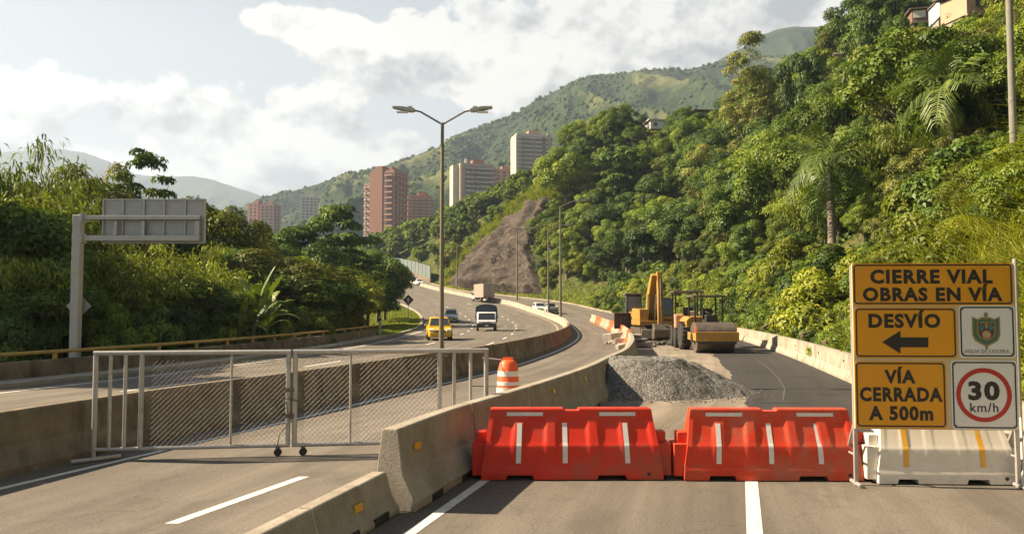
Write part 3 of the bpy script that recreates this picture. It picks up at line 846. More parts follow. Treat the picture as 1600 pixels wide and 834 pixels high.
# ================================================================== gravel pile
pc = Vector((3.62, 20.2, 0))
n = 150
X, Y = np.meshgrid(np.linspace(-2.6, 2.6, n), np.linspace(-2.6, 2.6, n))
def pile_h(X, Y):
    s1 = 1.0 - np.sqrt(((X+.25)/2.15)**2 + ((Y)/1.75)**2)
    s2 = .72 - np.sqrt(((X-1.0)/1.7)**2 + ((Y-.3)/1.6)**2)*.78
    s3 = .62 - np.sqrt(((X+1.1)/1.35)**2 + ((Y+.2)/1.4)**2)*.62
    h = np.maximum(np.maximum(np.minimum(s1, .58)*1.50, s2*1.1), s3*1.25)
    h = h + .05*fbm(X*1.3, Y*1.3, 0, 3, 3)*(h > -.2) + .020*fbm(X*6, Y*6, 0, 2, 4) + .012*vnoise(X*17, Y*17, 0, 6)
    g = np.clip(.0 - .0*X, 0, 1)
    return h
Z = pile_h(X, Y)
Z = np.where(X + pc.x < fJ(Y + pc.y) + .16, -.05, Z)
Z = np.where(Z < 0, np.maximum(Z, -.05), Z)
V = np.stack([X.ravel()+pc.x, Y.ravel()+pc.y, Z.ravel()+.012], 1)
mg, nt, b = nmat('gravel')
tc = N(nt, 'ShaderNodeTexCoord'); vo = N(nt, 'ShaderNodeTexVoronoi', i_Scale=34.); nt.links.new(tc.outputs['Object'], vo.inputs['Vector'])
ns = N(nt, 'ShaderNodeTexNoise', i_Scale=1.4, i_Detail=6.); nt.links.new(tc.outputs['Object'], ns.inputs['Vector'])
sx = N(nt, 'ShaderNodeSeparateColor'); nt.links.new(vo.outputs['Color'], sx.inputs[0])
r = ramp(nt, [(0., (.06, .057, .052)), (.5, (.118, .112, .102)), (1., (.235, .222, .20))]); nt.links.new(sx.outputs[0], r.inputs['Fac'])
r2 = ramp(nt, [(.3, .78), (.7, 1.15)]); nt.links.new(ns.outputs['Fac'], r2.inputs['Fac'])
mx = N(nt, 'ShaderNodeMix', data_type='RGBA', blend_type='MULTIPLY'); mx.inputs[0].default_value = 1
nt.links.new(r.outputs['Color'], mx.inputs[6]); nt.links.new(r2.outputs['Color'], mx.inputs[7]); nt.links.new(mx.outputs[2], b.inputs['Base Color'])
b.inputs['Roughness'].default_value = .95
bp = N(nt, 'ShaderNodeBump', i_Strength=.8, i_Distance=.02, invert=True); nt.links.new(vo.outputs['Distance'], bp.inputs['Height']); nt.links.new(bp.outputs[0], b.inputs['Normal'])
MT['gravel'] = mg
o = np_mesh('gravel_pile', V, grid_faces(n, n), mg, smooth=True); tag(o, 'heap of grey gravel between the concrete barriers and the fresh asphalt', 'gravel pile')
# loose stones spilt round the pile
def stones(name, n, cx_, cy_, rx, ry, smin, smax, mat, seed, zf=lambda x, y: 0.):
    rg = np.random.default_rng(seed)
    base = np.array([(1,0,0),(-1,0,0),(0,1,0),(0,-1,0),(0,0,1),(0,0,-1)], float)
    fc = np.array([(0,2,4),(2,1,4),(1,3,4),(3,0,4),(2,0,5),(1,2,5),(3,1,5),(0,3,5)])
    Vs, Fs = [], []
    for i in range(n):
        a = rg.uniform(0, TAU); q = abs(rg.normal(0, .5))
        x, y = cx_ + math.cos(a)*rx*(.8+q*.5), cy_ + math.sin(a)*ry*(.8+q*.5)
        s = rg.uniform(smin, smax)
        vv = base*rg.uniform(.6, 1.2, (6, 1))*s*np.array([1, 1, .65])
        an = rg.uniform(0, TAU); c, s_ = math.cos(an), math.sin(an)
        vv = np.stack([vv[:, 0]*c - vv[:, 1]*s_, vv[:, 0]*s_ + vv[:, 1]*c, vv[:, 2]], 1) + np.array([x, y, zf(x, y) + s*.35])
        Vs.append(vv); Fs.append(fc + 6*i)
    o = np_mesh(name, np.concatenate(Vs), np.concatenate(Fs), mat); return o
tag(stones('loose_gravel', 900, pc.x, pc.y, 2.15, 1.75, .012, .04, mg, 4), 'loose gravel stones spilt around the foot of the pile', 'gravel', kind='stuff')
# ================================================================== lamps, gantry, small signs
def gz(x, y): return float(H(x, y)) + .02
def lamp(px, y, top_py, arms, label, fx=None, group='tall street lamps along the median', on=.8):
    x = P(px, 480, y).x if px is not None else 0
    z0 = float(zg(y)) + on
    top = P(px, top_py, y).z
    t = thing('street_lamp', label, 'street lamp', (x, y, z0), 0, group)
    h = top - z0; n = 10; thick = .062 if y < 40 else .13
    MB().cyl((0, 0, 0), (0, 0, h), thick*1.15, 12, thick*.72).build('pole', MT['pole'], t, 0, True)
    b = MB(); b.box((0, 0, .02), (.3, .3, .03)); b.cyl((0, 0, .03), (0, 0, .25), thick*1.7, 12, thick*1.4); b.build('base_plate', MT['pole'], t)
    for (dx, dz, dy) in arms:
        m = MB(); m.tube([(0, 0, h-.05), (dx*.45, dy*.45, h-.05+dz*.52), (dx*.8, dy*.8, h-.05+dz*.92), (dx, dy, h-.05+dz)], thick*.42, 8); m.build('arm', MT['pole'], t, 0, True)
        s = 1 if dx > 0 else -1; L_ = .62 if y < 40 else 1.4
        q = MB(); q.prism([(0, -.03), (s*.1, -.055), (s*L_, -.02), (s*L_, .02), (s*.35, .055), (0, .04)], -.11, .11, 'y')
        T = Matrix.Translation((dx, dy, h-.05+dz)) @ Matrix.Rotation(-s*R_(8), 4, 'Y')
        q.v = [tuple(T @ Vector(p)) for p in q.v]
        if y < 40: q.box((dx+s*.13, dy, h+.03+dz), (.13, .1, .08))
        hd = q.build('lamp_head', MT['signcol'], t, .008)
        g = MB(); g.box((dx+s*L_*.55, dy, h-.095+dz), (L_*.5, .15, .03)); g.build('lens', MT['lampglass'], hd)
    return t
lamp(690, 22.0, 192, [(-.78, .40, .02), (.78, .40, .02)], 'double armed street lamp rising from the median behind the wire gate')
lamp(876, 96, 322, [(2.1, .75, 0)], 'tallest looking single arm street lamp where the median bends, before the green trees')
lamp(857, 116, 360, [(2.2, .8, 0)], 'single arm street lamp just left of the one at the median bend')
lamp(808, 147, 362, [(2.4, .8, 0)], 'single arm street lamp in front of the bare rock cliff')
lamp(714, 179, 384, [(2.2, .7, 0)], 'thin street lamp at the lower end of the rock cliff')
lamp(683, 215, 395, [(-2.2, .7, 0)], 'faint street lamp before the pale wall at the far bend')

# gantry with the back of a direction panel
y0 = 25.0; gxp = P(119, 480, y0).x; k = y0/F
gt = thing('sign_gantry', 'grey cantilever gantry showing the back of its large panel, left of the road', 'sign', (gxp, y0, gz(gxp, y0)-.1))
zb = gt.location.z
Zp = lambda py: P(119, py, y0).z - zb
Xp = lambda px: (px-119)*k
MB().box((0, 0, Zp(336)/2), (.26, .26, Zp(336))).build('column', MT['signcol'], gt, .02)
MB().box((0, 0, .03), (.55, .55, .05)).build('base_plate', MT['signcol'], gt)
for py in (340, 372):
    MB().box(((Xp(310)+.13)/2, .0, Zp(py)), (Xp(310)-.13, .11, .13 if py == 340 else .17)).build('arm', MT['signcol'], gt, .01)
    MB().box((.16, 0, Zp(py)), (.05, .3, .3)).build('flange', MT['signcol'], gt)
pnl = MB().box(((Xp(154)+Xp(316))/2, .16, (Zp(310)+Zp(380))/2), (Xp(316)-Xp(154), .03, Zp(310)-Zp(380))).build('panel', MT['signback'], gt, .004)
MB().box(((Xp(154)+Xp(316))/2, .13, Zp(311)), (Xp(316)-Xp(154), .04, .05)).build('panel_rim', MT['signcol'], pnl)
for px in (154.8, 186, 219, 251, 284, 315):
    MB().box((Xp(px), .115, (Zp(310)+Zp(380))/2), (.045, .06, Zp(310)-Zp(380)-.02)).build('stiffener', MT['signcol'], pnl)
for px in (178, 221, 306):
    MB().box((Xp(px), -.0, (Zp(343)+Zp(370))/2), (.13 if px > 300 else .09, .09, Zp(343)-Zp(370)-.1)).build('arm_strut', MT['signcol'], gt)
def diamond(loc, s, label, fr, bk, legs=True, face=1, sym=False):
    t = thing('warning_sign', label, 'sign', loc)
    z = loc[3] if len(loc) > 3 else 0
    r = s*.707
    MB().prism([(0, -r), (r, 0), (0, r), (-r, 0)], -.01, .01, 'y').build('diamond_plate', fr, t)
    return t
dp = P(123, 478, y0 + .22)
t = thing('warning_sign', 'back of a grey diamond sign fixed behind the gantry column', 'sign', (dp.x, dp.y, dp.z))
MB().prism([(0, -.40), (.40, 0), (0, .40), (-.40, 0)], -.008, .008, 'y').build('diamond_plate', MT['signback'], t)
MB().box((0, -.03, 0), (.05, .04, .5)).build('bracket', MT['signcol'], t)
# black and white diamond on the grass island
dq = P(638, 468.5, 96)
zz = gz(dq.x, 96)
t = thing('warning_sign', 'dark diamond road sign with a white arrow on the grass verge', 'sign', (dq.x, 96, zz))
MB().cyl((0, 0, 0), (0, 0, dq.z-zz+.3), .04, 8).build('post', MT['galv'], t)
MB().prism([(0, -.66), (.66, 0), (0, .66), (-.66, 0)], -.045, -.03, 'y').build('diamond_plate', MT['dark'], t)
t.children and None
dpz = dq.z - zz
for o in KIDS[t.name]:
    if o.name.startswith('diamond_plate'): o.location.z = dpz
m = MB(); m.add([(-.06, -.05, dpz-.34), (.06, -.05, dpz-.34), (.06, -.05, dpz+.02), (-.06, -.05, dpz+.02), (-.19, -.05, dpz+.0), (.19, -.05, dpz+.0), (0, -.05, dpz+.33)], [(0, 1, 2, 3), (4, 5, 6)]); m.build('arrow', MT['reflect'], t)
mq = G(594, 505); 
t = thing('marker_post', 'short white marker post beside the end of the yellow rail', 'post', (P(594, 480, 62).x, 62, gz(P(594, 480, 62).x, 62)))
MB().box((0, 0, .7), (.2, .06, 1.4)).build('shaft', MT['roadpaint'], t, .01); MB().box((0, -.034, 1.2), (.2, .01, .2)).build('reflector', MT['dark'], t)
# concrete utility pole on the bank
ux = 26.5; up = P(1584, 230, ux)
t = thing('utility_pole', 'tall grey concrete utility pole rising out of the hillside bushes', 'utility pole', (up.x, ux, gz(up.x, ux)-.2))
MT['polec'] = concrete('pole_concrete', (.19, .18, .155), (.26, .245, .215), (.13, .12, .10), .4, .55)
MB().cyl((0, 0, 0), (0, 0, 9.5), .125, 14, .10).build('shaft', MT['polec'], t, 0, True)
m = MB(); m.box((0, -.16, 8.9), (1.6, .09, .1)); m.build('crossarm', MT['pole'], t)
for q in (-.7, -.3, .3, .7): MB().cyl((q, -.16, 8.95), (q, -.16, 9.1), .04, 8).build('insulator', MT['dark'], t)
# lamp arm lower on the same bank
t = thing('wall_retaining', None, None) if False else None

# ================================================================== vehicles
def wheel(parent, x, y, r, w):
    o = MB().lathe([(r*.55, -w/2), (r*.93, -w/2), (r, -w*.3), (r, w*.3), (r*.93, w/2), (r*.55, w/2)], 20, Matrix.Translation((x, y, r)) @ Matrix.Rotation(R_(90), 4, 'Y')).build('wheel', MT['rubber'], parent, 0, True)
    s = 1 if x > 0 else -1
    MB().cyl((x+s*w*.46, y, r), (x+s*w*.54, y, r), r*.56, 16, r*.5).build('rim', MT['chrome'], o)
    return o
def car(label, loc, rotz, paint, L=3.9, Wd=1.66, Ht=1.48, hatch=True, pickup=False, group=None, taxi=False, name='car', cat='car', roofrack=False):
    t = thing(name, label, cat, loc, rotz, group)
    hw = Wd/2; f = L/2
    belt = .92 if not pickup else 1.0
    # lower body: loft of cross sections along y
    ys_ = [-f, -f+.06, -f+.5, -f*.35, f*.30, f*.52, f-.35, f-.08, f]
    top = [.80, .90, belt, belt, belt, belt-.02, belt-.16, belt-.25, .55] if not pickup else [.9, .98, 1.0, 1.0, belt, belt, belt-.06, belt-.15, .6]
    wid = [hw*.90, hw*.95, hw, hw, hw, hw, hw*.97, hw*.90, hw*.82]
    V_, n = [], 8
    for y, z, w in zip(ys_, top, wid):
        V_ += [(-w*.93, y, .22), (-w, y, .36), (-w, y, z-.14), (-w*.92, y, z), (w*.92, y, z), (w, y, z-.14), (w, y, .36), (w*.93, y, .22)]
    m = MB(); Ns = len(ys_)
    m.add(V_, [(i*n+k, i*n+(k+1) % n, (i+1)*n+(k+1) % n, (i+1)*n+k) for i in range(Ns-1) for k in range(n)] + [tuple(range(n-1, -1, -1)), tuple(range((Ns-1)*n, Ns*n))])
    body = m.build('body', paint, t, .03, True)
    # cabin
    if pickup: yr0, yr1, yb0, yb1 = -.15, .55, -.30, 1.05
    elif hatch: yr0, yr1, yb0, yb1 = -f+.35, f*.18, -f+.10, f*.56
    else: yr0, yr1, yb0, yb1 = -f*.50, f*.14, -f*.78, f*.52
    wb, wr = hw*.93, hw*.74
    MB().frustum((-wb, wb, yb0, yb1), (-wr, wr, yr0, yr1), belt-.02, Ht-.04).build('cabin', paint, t, .04, True)
    MB().frustum((-wr*.97, wr*.97, yr0+.03, yr1-.03), (-wr*.86, wr*.86, yr0+.12, yr1-.14), Ht-.04, Ht).build('roof', paint, t, .02, True)
    def pane(nm, a, b, c, d, nrm):
        nv = Vector(nrm)*.012
        MB().add([Vector(q)+nv for q in (a, b, c, d)] + [Vector(q)-nv*.5 for q in (a, b, c, d)], [(0, 1, 2, 3), (7, 6, 5, 4), (0, 4, 5, 1), (1, 5, 6, 2), (2, 6, 7, 3), (3, 7, 4, 0)]).build(nm, MT['glass'], t)
    zb_, zt_ = belt+.04, Ht-.09
    e = lambda a, b, z: a + (b-a)*(z-belt+.02)/(Ht-.02-belt)
    X_ = lambda z: e(wb, wr, z); Yf = lambda z: e(yb1, yr1, z); Yr = lambda z: e(yb0, yr0, z)
    pane('windscreen', (-X_(zb_)*.9, Yf(zb_), zb_), (X_(zb_)*.9, Yf(zb_), zb_), (X_(zt_)*.88, Yf(zt_), zt_), (-X_(zt_)*.88, Yf(zt_), zt_), (0, .7, .7))
    pane('rear_window', (-X_(zb_)*.88, Yr(zb_), zb_), (X_(zb_)*.88, Yr(zb_), zb_), (X_(zt_)*.85, Yr(zt_), zt_), (-X_(zt_)*.85, Yr(zt_), zt_), (0, -.9, .4))
    for s in (-1, 1):
        segs = [(.06, .93)] if pickup else [(.05, .47), (.52, .95)]
        for a, b in segs:
            q = lambda u, z: (s*X_(z), Yr(z)+(Yf(z)-Yr(z))*u, z)
            pane('side_window', q(a+.03, zb_), q(b-.03, zb_), q(b-.05, zt_), q(a+.05, zt_), (s, 0, .25))
        MB().box((s*(hw+.07), yb1-.25, belt+.06), (.16, .08, .12)).build('mirror', paint, t, .02)
        MB().box((s*hw*.68, f-.09, .66), (.34, .14, .15), (R_(-14), 0, -s*R_(12))).build('headlight', MT['lampglass'], t, .02)
        MB().box((s*hw*.76, -f+.04, .78), (.22, .1, .22)).build('tail_light', MT['tail'], t, .01)
        for y in (f*.62, -f*.62):
            wheel(t, s*(hw-.09), y, .29 if not pickup else .33, .18)
            MB().cyl((s*(hw-.16), y, .30), (s*(hw+.004), y, .30), .36, 20).build('wheel_arch', MT['dark'], t)
    MB().box((0, f-.02, .40), (hw*1.66, .14, .2)).build('bumper', MT['dark'] if not taxi else paint, t, .03)
    MB().box((0, f-.03, .62), (hw*.8, .08, .09)).build('grille', MT['dark'], t)
    MB().box((0, f+.055, .42), (.34, .012, .15)).build('number_plate', MT['plate'], t)
    MB().box((0, -f+.0, .42), (hw*1.7, .12, .22)).build('bumper', MT['dark'] if not taxi else paint, t, .03)
    if pickup:
        m = MB(); m.box((0, -f*.55, 1.02), (hw*1.7, f*.82, .02)); m.build('load_bed', MT['dark'], t)
        for s in (-1, 1): MB().box((s*hw*.92, -f*.55, 1.10), (.06, f*.82, .2)).build('bed_side', paint, t)
    if taxi:
        m = MB(); m.frustum((-.32, .32, -.10, .10), (-.27, .27, -.06, .06), Ht+.03, Ht+.15); m.build('roof_sign', MT['reflect'], t)
    if roofrack:
        m = MB()
        for y in (-.9, -.2, .5): m.box((0, y, Ht+.05), (Wd*.74, .05, .04))
        for s in (-1, 1): m.box((s*Wd*.35, -.2, Ht+.07), (.04, 1.7, .04))
        m.build('roof_rack', MT['dark'], t)
    return t
def heading(fx, y, toward=True):
    d = (float(fx(y+.5)) - float(fx(y-.5)))
    h = Vector((-d, -1)) if toward else Vector((d, 1))
    return math.atan2(-h.x, h.y)
def onroad(px, y):
    x = P(px, 480, y).x
    return (x, y, float(zg(y)) + .003)
paint = lambda n, c: MT.setdefault(n, plain(n, c, .28, 0, .04, 2, 0, ((.20, .17, .13), .60, .4)))
hd = lambda px, y: heading(lambda q: fL(q)*.5 + fM(q)*.5, y)
car('yellow taxi hatchback coming round the bend behind the lamp pole', onroad(686, 53.5), hd(686, 53.5) + R_(12), paint('taxi_yellow', (.62, .36, .02)), 3.7, 1.62, 1.5, True, taxi=True, name='taxi', cat='taxi')
car('silver car following the yellow taxi with its roof rack loaded', onroad(705, 101), hd(705, 101), paint('car_silver', (.58, .61, .64)), 4.1, 1.7, 1.55, True, roofrack=True, name='car')
car('white car far up the road near the distant bend', onroad(654, 199), hd(654, 199), paint('car_white', (.72, .71, .68)), 4.2, 1.75, 1.5, False)
car('small dark car beside the white one near the distant bend', onroad(645, 206), hd(645, 206), paint('car_dark', (.08, .08, .085)), 4.0, 1.7, 1.45, False)
hm = lambda y: heading(lambda q: fM(q)*.6 + fR(q)*.4, y)
car('white car beside the pickup beyond the median bend', onroad(842.5, 127.5), hm(127.5), paint('car_white', (.72, .71, .68)), 4.1, 1.75, 1.55, True)
car('silver grey pickup with open bed beyond the median bend', onroad(860, 124.5), hm(124.5) + math.pi, paint('pickup_grey', (.40, .39, .37)), 4.6, 1.75, 1.65, False, pickup=True, name='pickup_truck', cat='pickup truck')

def truck(label, loc, rotz, box_mat, cab_mat, Lbox, Wd, Hbox, canopy, name, scale=1.):
    t = thing(name, label, 'truck', loc, rotz, None, scale)
    hw = Wd/2
    # chassis, cab at +y
    MB().box((0, -Lbox*.5+.35, .62), (Wd*.5, Lbox+1.6, .18)).build('chassis', MT['dark'], t)
    cy0, cy1 = .50, 2.15
    prof = [(cy0, .52), (cy1, .52), (cy1+.04, .95), (cy1-.16, 1.18), (cy1-.62, 1.92), (cy1-.85, 2.0), (cy0, 2.0)]
    MB().prism(prof, -hw*.86, hw*.86, 'x').build('cab', cab_mat, t, .06, True)
    m = MB(); w = hw*.75
    a, b_ = (cy1-.19, 1.22), (cy1-.60, 1.88)
    off = .022
    m.add([(-w, a[0]+off, a[1]+off*.6), (w, a[0]+off, a[1]+off*.6), (w*.93, b_[0]+off, b_[1]+off*.6), (-w*.93, b_[0]+off, b_[1]+off*.6), (-w, a[0]-.01, a[1]), (w, a[0]-.01, a[1]), (w*.93, b_[0]-.01, b_[1]), (-w*.93, b_[0]-.01, b_[1])], [(0, 1, 2, 3), (7, 6, 5, 4), (0, 4, 5, 1), (1, 5, 6, 2), (2, 6, 7, 3), (3, 7, 4, 0)])
    m.build('windscreen', MT['glass'], t)
    for s in (-1, 1):
        m = MB(); m.prism([(cy0+.25, 1.2), (cy1-.32, 1.2), (cy1-.70, 1.84), (cy0+.25, 1.84)], s*hw*.86-.005*s, s*hw*.86+.014*s, 'x'); m.build('side_window', MT['glass'], t)
        MB().box((s*hw*.64, cy1+.03, .93), (.30, .07, .2)).build('headlight', MT['lampglass'], t, .02)
        m = MB(); m.box((s*(hw*.86+.13), cy1-.5, 1.5), (.14, .06, .28)); m.cyl((s*hw*.84, cy1-.5, 1.5), (s*(hw*.86+.12), cy1-.5, 1.5), .015, 6); m.build('mirror', MT['dark'], t)
        for y in (1.45, -Lbox*.55): wheel(t, s*hw*.80, y, .38, .24)
    m = MB(); m.box((0, cy1+.06, .60), (Wd*.90, .14, .40)); m.build('bumper', MT['dark'], t, .03)
    m = MB()
    for z in (.86, .92, .98): m.box((0, cy1+.04, z), (hw*.9, .05, .03))
    m.build('grille', MT['dark'], t)
    MB().box((0, cy1+.128, .60), (.34, .01, .16)).build('number_plate', MT['reflect'], t)
    if canopy:
        n = 10; poly = []
        for i in range(n+1):
            a = math.pi*i/n; poly.append((math.cos(a)*hw, 2.25 + math.sin(a)**.6*(Hbox-2.25) if math.sin(a) > 0 else 2.25))
        poly = [(hw, .85)] + poly + [(-hw, .85)]
        MB().prism(poly, .42, .42-Lbox, 'y').build('canvas_canopy', box_mat, t, .03)
    else:
        bx = MB().box((0, .42-Lbox/2, .78+(Hbox-.78)/2), (Wd, Lbox, Hbox-.78)).build('cargo_box', box_mat, t, .02)
        for s in (-1, 1):
            MB().box((s*Wd*.245, .42-Lbox-.02, .80+(Hbox-.78)/2), (Wd*.455, .03, Hbox-.98)).build('rear_door', box_mat, bx, .006)
            MB().cyl((s*.12, .42-Lbox-.05, 1.0), (s*.12, .42-Lbox-.05, Hbox-.25), .02, 6).build('lock_rod', MT['galv'], bx)
            MB().box((s*hw*.8, .42-Lbox-.02, .68), (.25, .06, .12)).build('tail_light', MT['tail'], t)
        for q in np.arange(-Lbox+.6, .4, .6):
            for s in (-1, 1): MB().box((s*(hw+.008), q, .78+(Hbox-.78)/2), (.02, .05, Hbox-.85)).build('side_rib', box_mat, bx)
        MB().box((0, .42-Lbox-.02, .52), (Wd*.9, .1, .14)).build('bumper', MT['dark'], t)
    return t
MT['canvas_blue'] = plain('dark_blue_canvas', (.025, .040, .065), .75, 0, .15, 2)
MT['box_beige'] = plain('cargo_box_beige', (.35, .275, .22), .6, 0, .08, 2, 0, ((.30, .23, .17), .54, .5))
truck('small white truck with a dark blue canvas canopy driving toward the gate', onroad(760, 74), hd(760, 74) + R_(3), MT['canvas_blue'], paint('truck_white', (.74, .73, .71)), 3.2, 2.35, 2.85, True, 'canopy_truck', .86)
truck('beige box truck driving away below the rock cliff', onroad(750, 156), heading(lambda q: fM(q)*.6+fR(q)*.4, 160, False) - R_(4), MT['box_beige'], paint('truck_white', (.74, .73, .71)), 5.2, 2.3, 3.35, False, 'box_truck')

# ================================================================== machines (front = -Y, toward the camera)
def tyre(parent, x, y, r, w, nm='wheel'):
    o = MB().lathe([(r*.5, -w/2), (r*.9, -w/2), (r, -w*.3), (r, w*.3), (r*.9, w/2), (r*.5, w/2)], 24, Matrix.Translation((x, y, r)) @ Matrix.Rotation(R_(90), 4, 'Y')).build(nm, MT['rubber'], parent, 0, True)
    m = MB()
    for k in range(20):
        a = TAU*k/20
        m.box((x, y+math.cos(a)*r, r+math.sin(a)*r), (w*.9, .05, .07), (a+R_(90), 0, R_(0)))
    m.build('tread_lug', MT['rubber'], o)
    s = 1 if x > 0 else -1
    MB().cyl((x-s*w*.1, y, r), (x+s*w*.42, y, r), r*.52, 18, r*.46).build('rim', MT['mach'], o)
    return o
def canopy(t, x0, x1, y0, y1, zb, zt):
    for x in (x0, x1):
        for y in (y0, y1): MB().box((x, y, (zb+zt)/2), (.08, .08, zt-zb)).build('canopy_post', MT['dark'], t)
    MB().box(((x0+x1)/2, (y0+y1)/2, zt+.05), (x1-x0+.3, y1-y0+.35, .11)).build('canopy_roof', MT['steel_worn'], t, .03)

# --- single drum roller
rx, ry = P(1119.5, 480, 37.2).x, 37.2
t = thing('road_roller', 'yellow road roller with big front drum and open canopy on the fresh asphalt', 'road roller', (rx, ry, .015), R_(-1), None, .96)
MB().cyl((-.92, .75, .74), (.92, .75, .74), .73, 40).build('drum', MT['steel_worn'], t, .02, True)
m = MB()
for s in (-1, 1): m.box((s*1.0, .85, .78), (.10, 1.75, .36))
m.box((0, -.08, .80), (2.1, .10, .46)); m.box((0, 1.75, .8), (2.1, .12, .4)); m.build('drum_frame', MT['mach'], t, .02)
MB().box((0, -.02, .52), (1.9, .05, .12)).build('scraper', MT['dark'], t)
for s in (-1, 1): MB().cyl((s*.93, .75, .74), (s*1.09, .75, .74), .22, 16).build('drum_hub', MT['dark'], t)
m = MB(); m.prism([(-.85, .86), (.85, .86), (.80, 1.50), (-.80, 1.50)], .05, .95, 'y'); 
cv = MB(); n = 14
pts = [(0.02 + .0, .99)] + [(.78 - math.cos(math.pi*i/n)*.80, .99 + math.sin(math.pi*i/n)*.50) for i in range(n+1)] + [(1.60, .99)]
cv.prism(pts, -.95, .95, 'x'); cv.build('drum_cover', MT['steel_worn'], t, .01, True)
MB().box((0, 2.6, 1.1), (1.0, 1.7, .5)).build('platform', MT['dark'], t, .03)
MB().prism([(-.82, .95), (.82, .95), (.82, 1.55), (.6, 1.75), (-.6, 1.75), (-.82, 1.55)], 3.3, 5.1, 'y').build('engine_hood', MT['mach'], t, .05)
MB().box((.28, 2.35, 1.62), (.62, .35, .46)).build('dashboard', MT['dark'], t, .05)
m = MB(); m.cyl((.28, 2.55, 1.75), (.28, 2.7, 1.98), .03, 8); m.lathe([(.2, -.015), (.22, 0), (.2, .015)], 18, Matrix.Translation((.28, 2.72, 2.0)) @ Matrix.Rotation(R_(30), 4, 'X')); m.build('steering_wheel', MT['rubber'], t)
m = MB(); m.box((.28, 3.05, 1.5), (.55, .5, .16)); m.box((.28, 3.3, 1.85), (.52, .12, .62)); m.build('seat', MT['dark'], t, .04)
canopy(t, -.62, .78, 2.0, 3.5, 1.3, 2.75)
for s in (-1, 1): tyre(t, s*.80, 3.9, .72, .5)
for s in (-1, 1): MB().cyl((s*.98, .2, 1.0), (s*.98, .2, 1.32), .05, 8).build('marker_lamp', MT['orange'], t)

# --- tandem machine behind its left side
qx, qy = P(1077, 480, 42.5).x, 42.5
t = thing('paving_machine', 'dusty small machine with canopy standing just left behind the road roller', 'machine', (qx, qy, .012), R_(-6))
MB().box((0, 1.0, 1.0), (1.15, 2.4, .55)).build('chassis', MT['mach'], t, .05)
m = MB(); m.box((-.55, -.15, 1.4), (.5, .6, .75)); m.build('fuel_tank', MT['orange_old'], t, .08)
m = MB(); m.box((.1, -.2, 1.55), (.35, .3, .8)); m.build('console', MT['conc_light'], t, .05)
MB().box((.1, .05, 1.0), (1.7, .2, .22)).build('bumper_beam', MT['orange_old'], t, .04)
for s in (-1, 1): tyre(t, s*.62, .15, .55, .34)
for s in (-1, 1): tyre(t, s*.62, 1.9, .55, .34)
m = MB(); m.box((.05, .9, 1.5), (.6, .5, .2)); m.box((.05, 1.15, 1.85), (.58, .12, .6)); m.build('seat', MT['dark'], t, .04)
canopy(t, -.72, .62, .0, 1.6, 1.2, 2.92)
MB().cyl((.5, -.25, .5), (.5, -.25, 1.9), .05, 8).build('exhaust', MT['galv'], t)

# --- excavator
ex_, ey_ = P(1020, 480, 53.5).x, 53.5
t = thing('excavator', 'yellow excavator with raised boom and its stick hanging down, facing the gravel pile', 'excavator', (ex_, ey_, .012), R_(2), None, .94)
for s in (-1, 1):
    pts = []
    for i in range(9): a = R_(90 + 180*i/8); pts.append((-1.55 + math.cos(a)*.42, .43 + math.sin(a)*.42))
    for i in range(9): a = R_(-90 + 180*i/8); pts.append((1.55 + math.cos(a)*.42, .43 + math.sin(a)*.42))
    tr = MB().prism(pts, s*1.05-.26, s*1.05+.26, 'x').build('track', MT['steel_worn'], t, .03)
    m = MB()
    for y in np.arange(-1.6, 1.7, .2): m.box((s*1.05, y, .865), (.5, .12, .035))
    for i in range(7):
        a = R_(90+180*(i+.5)/7); m.box((s*1.05, -1.55+math.cos(a)*.44, .43+math.sin(a)*.44), (.5, .05, .12), (a, 0, 0))
    m.build('track_shoe', MT['steel_worn'], tr)
m = MB(); m.box((0, 0, .62), (1.6, 1.8, .4)); m.cyl((0, 0, .8), (0, 0, 1.02), .6, 20); m.build('undercarriage', MT['dark'], t)
MB().prism([(-1.2, 1.02), (1.2, 1.02), (1.2, 1.35), (-1.2, 1.35)], -1.3, 1.9, 'y').build('deck', MT['mach'], t, .03)
MB().prism([(.2, 1.35), (1.85, 1.35), (1.9, 2.0), (1.7, 2.2), (.2, 2.2)], -1.18, 1.18, 'x').build('engine_housing', MT['mach'], t, .06)
MB().box((-.85, -.35, 1.75), (.65, 1.5, .8)).build('side_tank', MT['mach'], t, .05)
cab = MB().prism([(-1.35, 1.36), (.15, 1.36), (.15, 2.95), (-1.05, 2.95), (-1.35, 2.2)], .22, 1.18, 'x').build('cab', MT['dark'], t, .05)
m = MB(); m.add([(.32, -1.385, 1.75), (1.08, -1.385, 1.75), (1.08, -1.385, 2.2), (.32, -1.385, 2.2), (1.06, -1.10, 2.84), (.34, -1.10, 2.84)], [(0, 1, 2, 3), (3, 2, 4, 5)]); m.build('windscreen', MT['cabglass'], cab)
m = MB(); m.prism([(-1.1, 1.8), (.0, 1.8), (.0, 2.8), (-.9, 2.8), (-1.15, 2.2)], 1.184, 1.196, 'x'); m.build('side_window', MT['cabglass'], cab)
MB().box((.70, -1.37, 1.55), (.9, .04, .22)).build('lower_pane', MT['mach'], cab)
def plate_boom(pts, w, mat, nm, x=0.):
    return MB().prism(pts, x-w/2, x+w/2, 'x').build(nm, mat, t, .03)
plate_boom([(.1, 1.35), (-.35, 1.35), (-1.05, 2.9), (-2.0, 4.1), (-2.35, 4.45), (-2.05, 4.6), (-1.4, 4.25), (-.45, 3.2)], .48, MT['mach'], 'boom', -.30)
plate_boom([(-2.05, 4.72), (-2.40, 4.72), (-2.72, 3.2), (-2.62, 1.1), (-2.40, 1.1), (-2.25, 3.1)], .36, MT['mach'], 'stick', -.02)
m = MB()
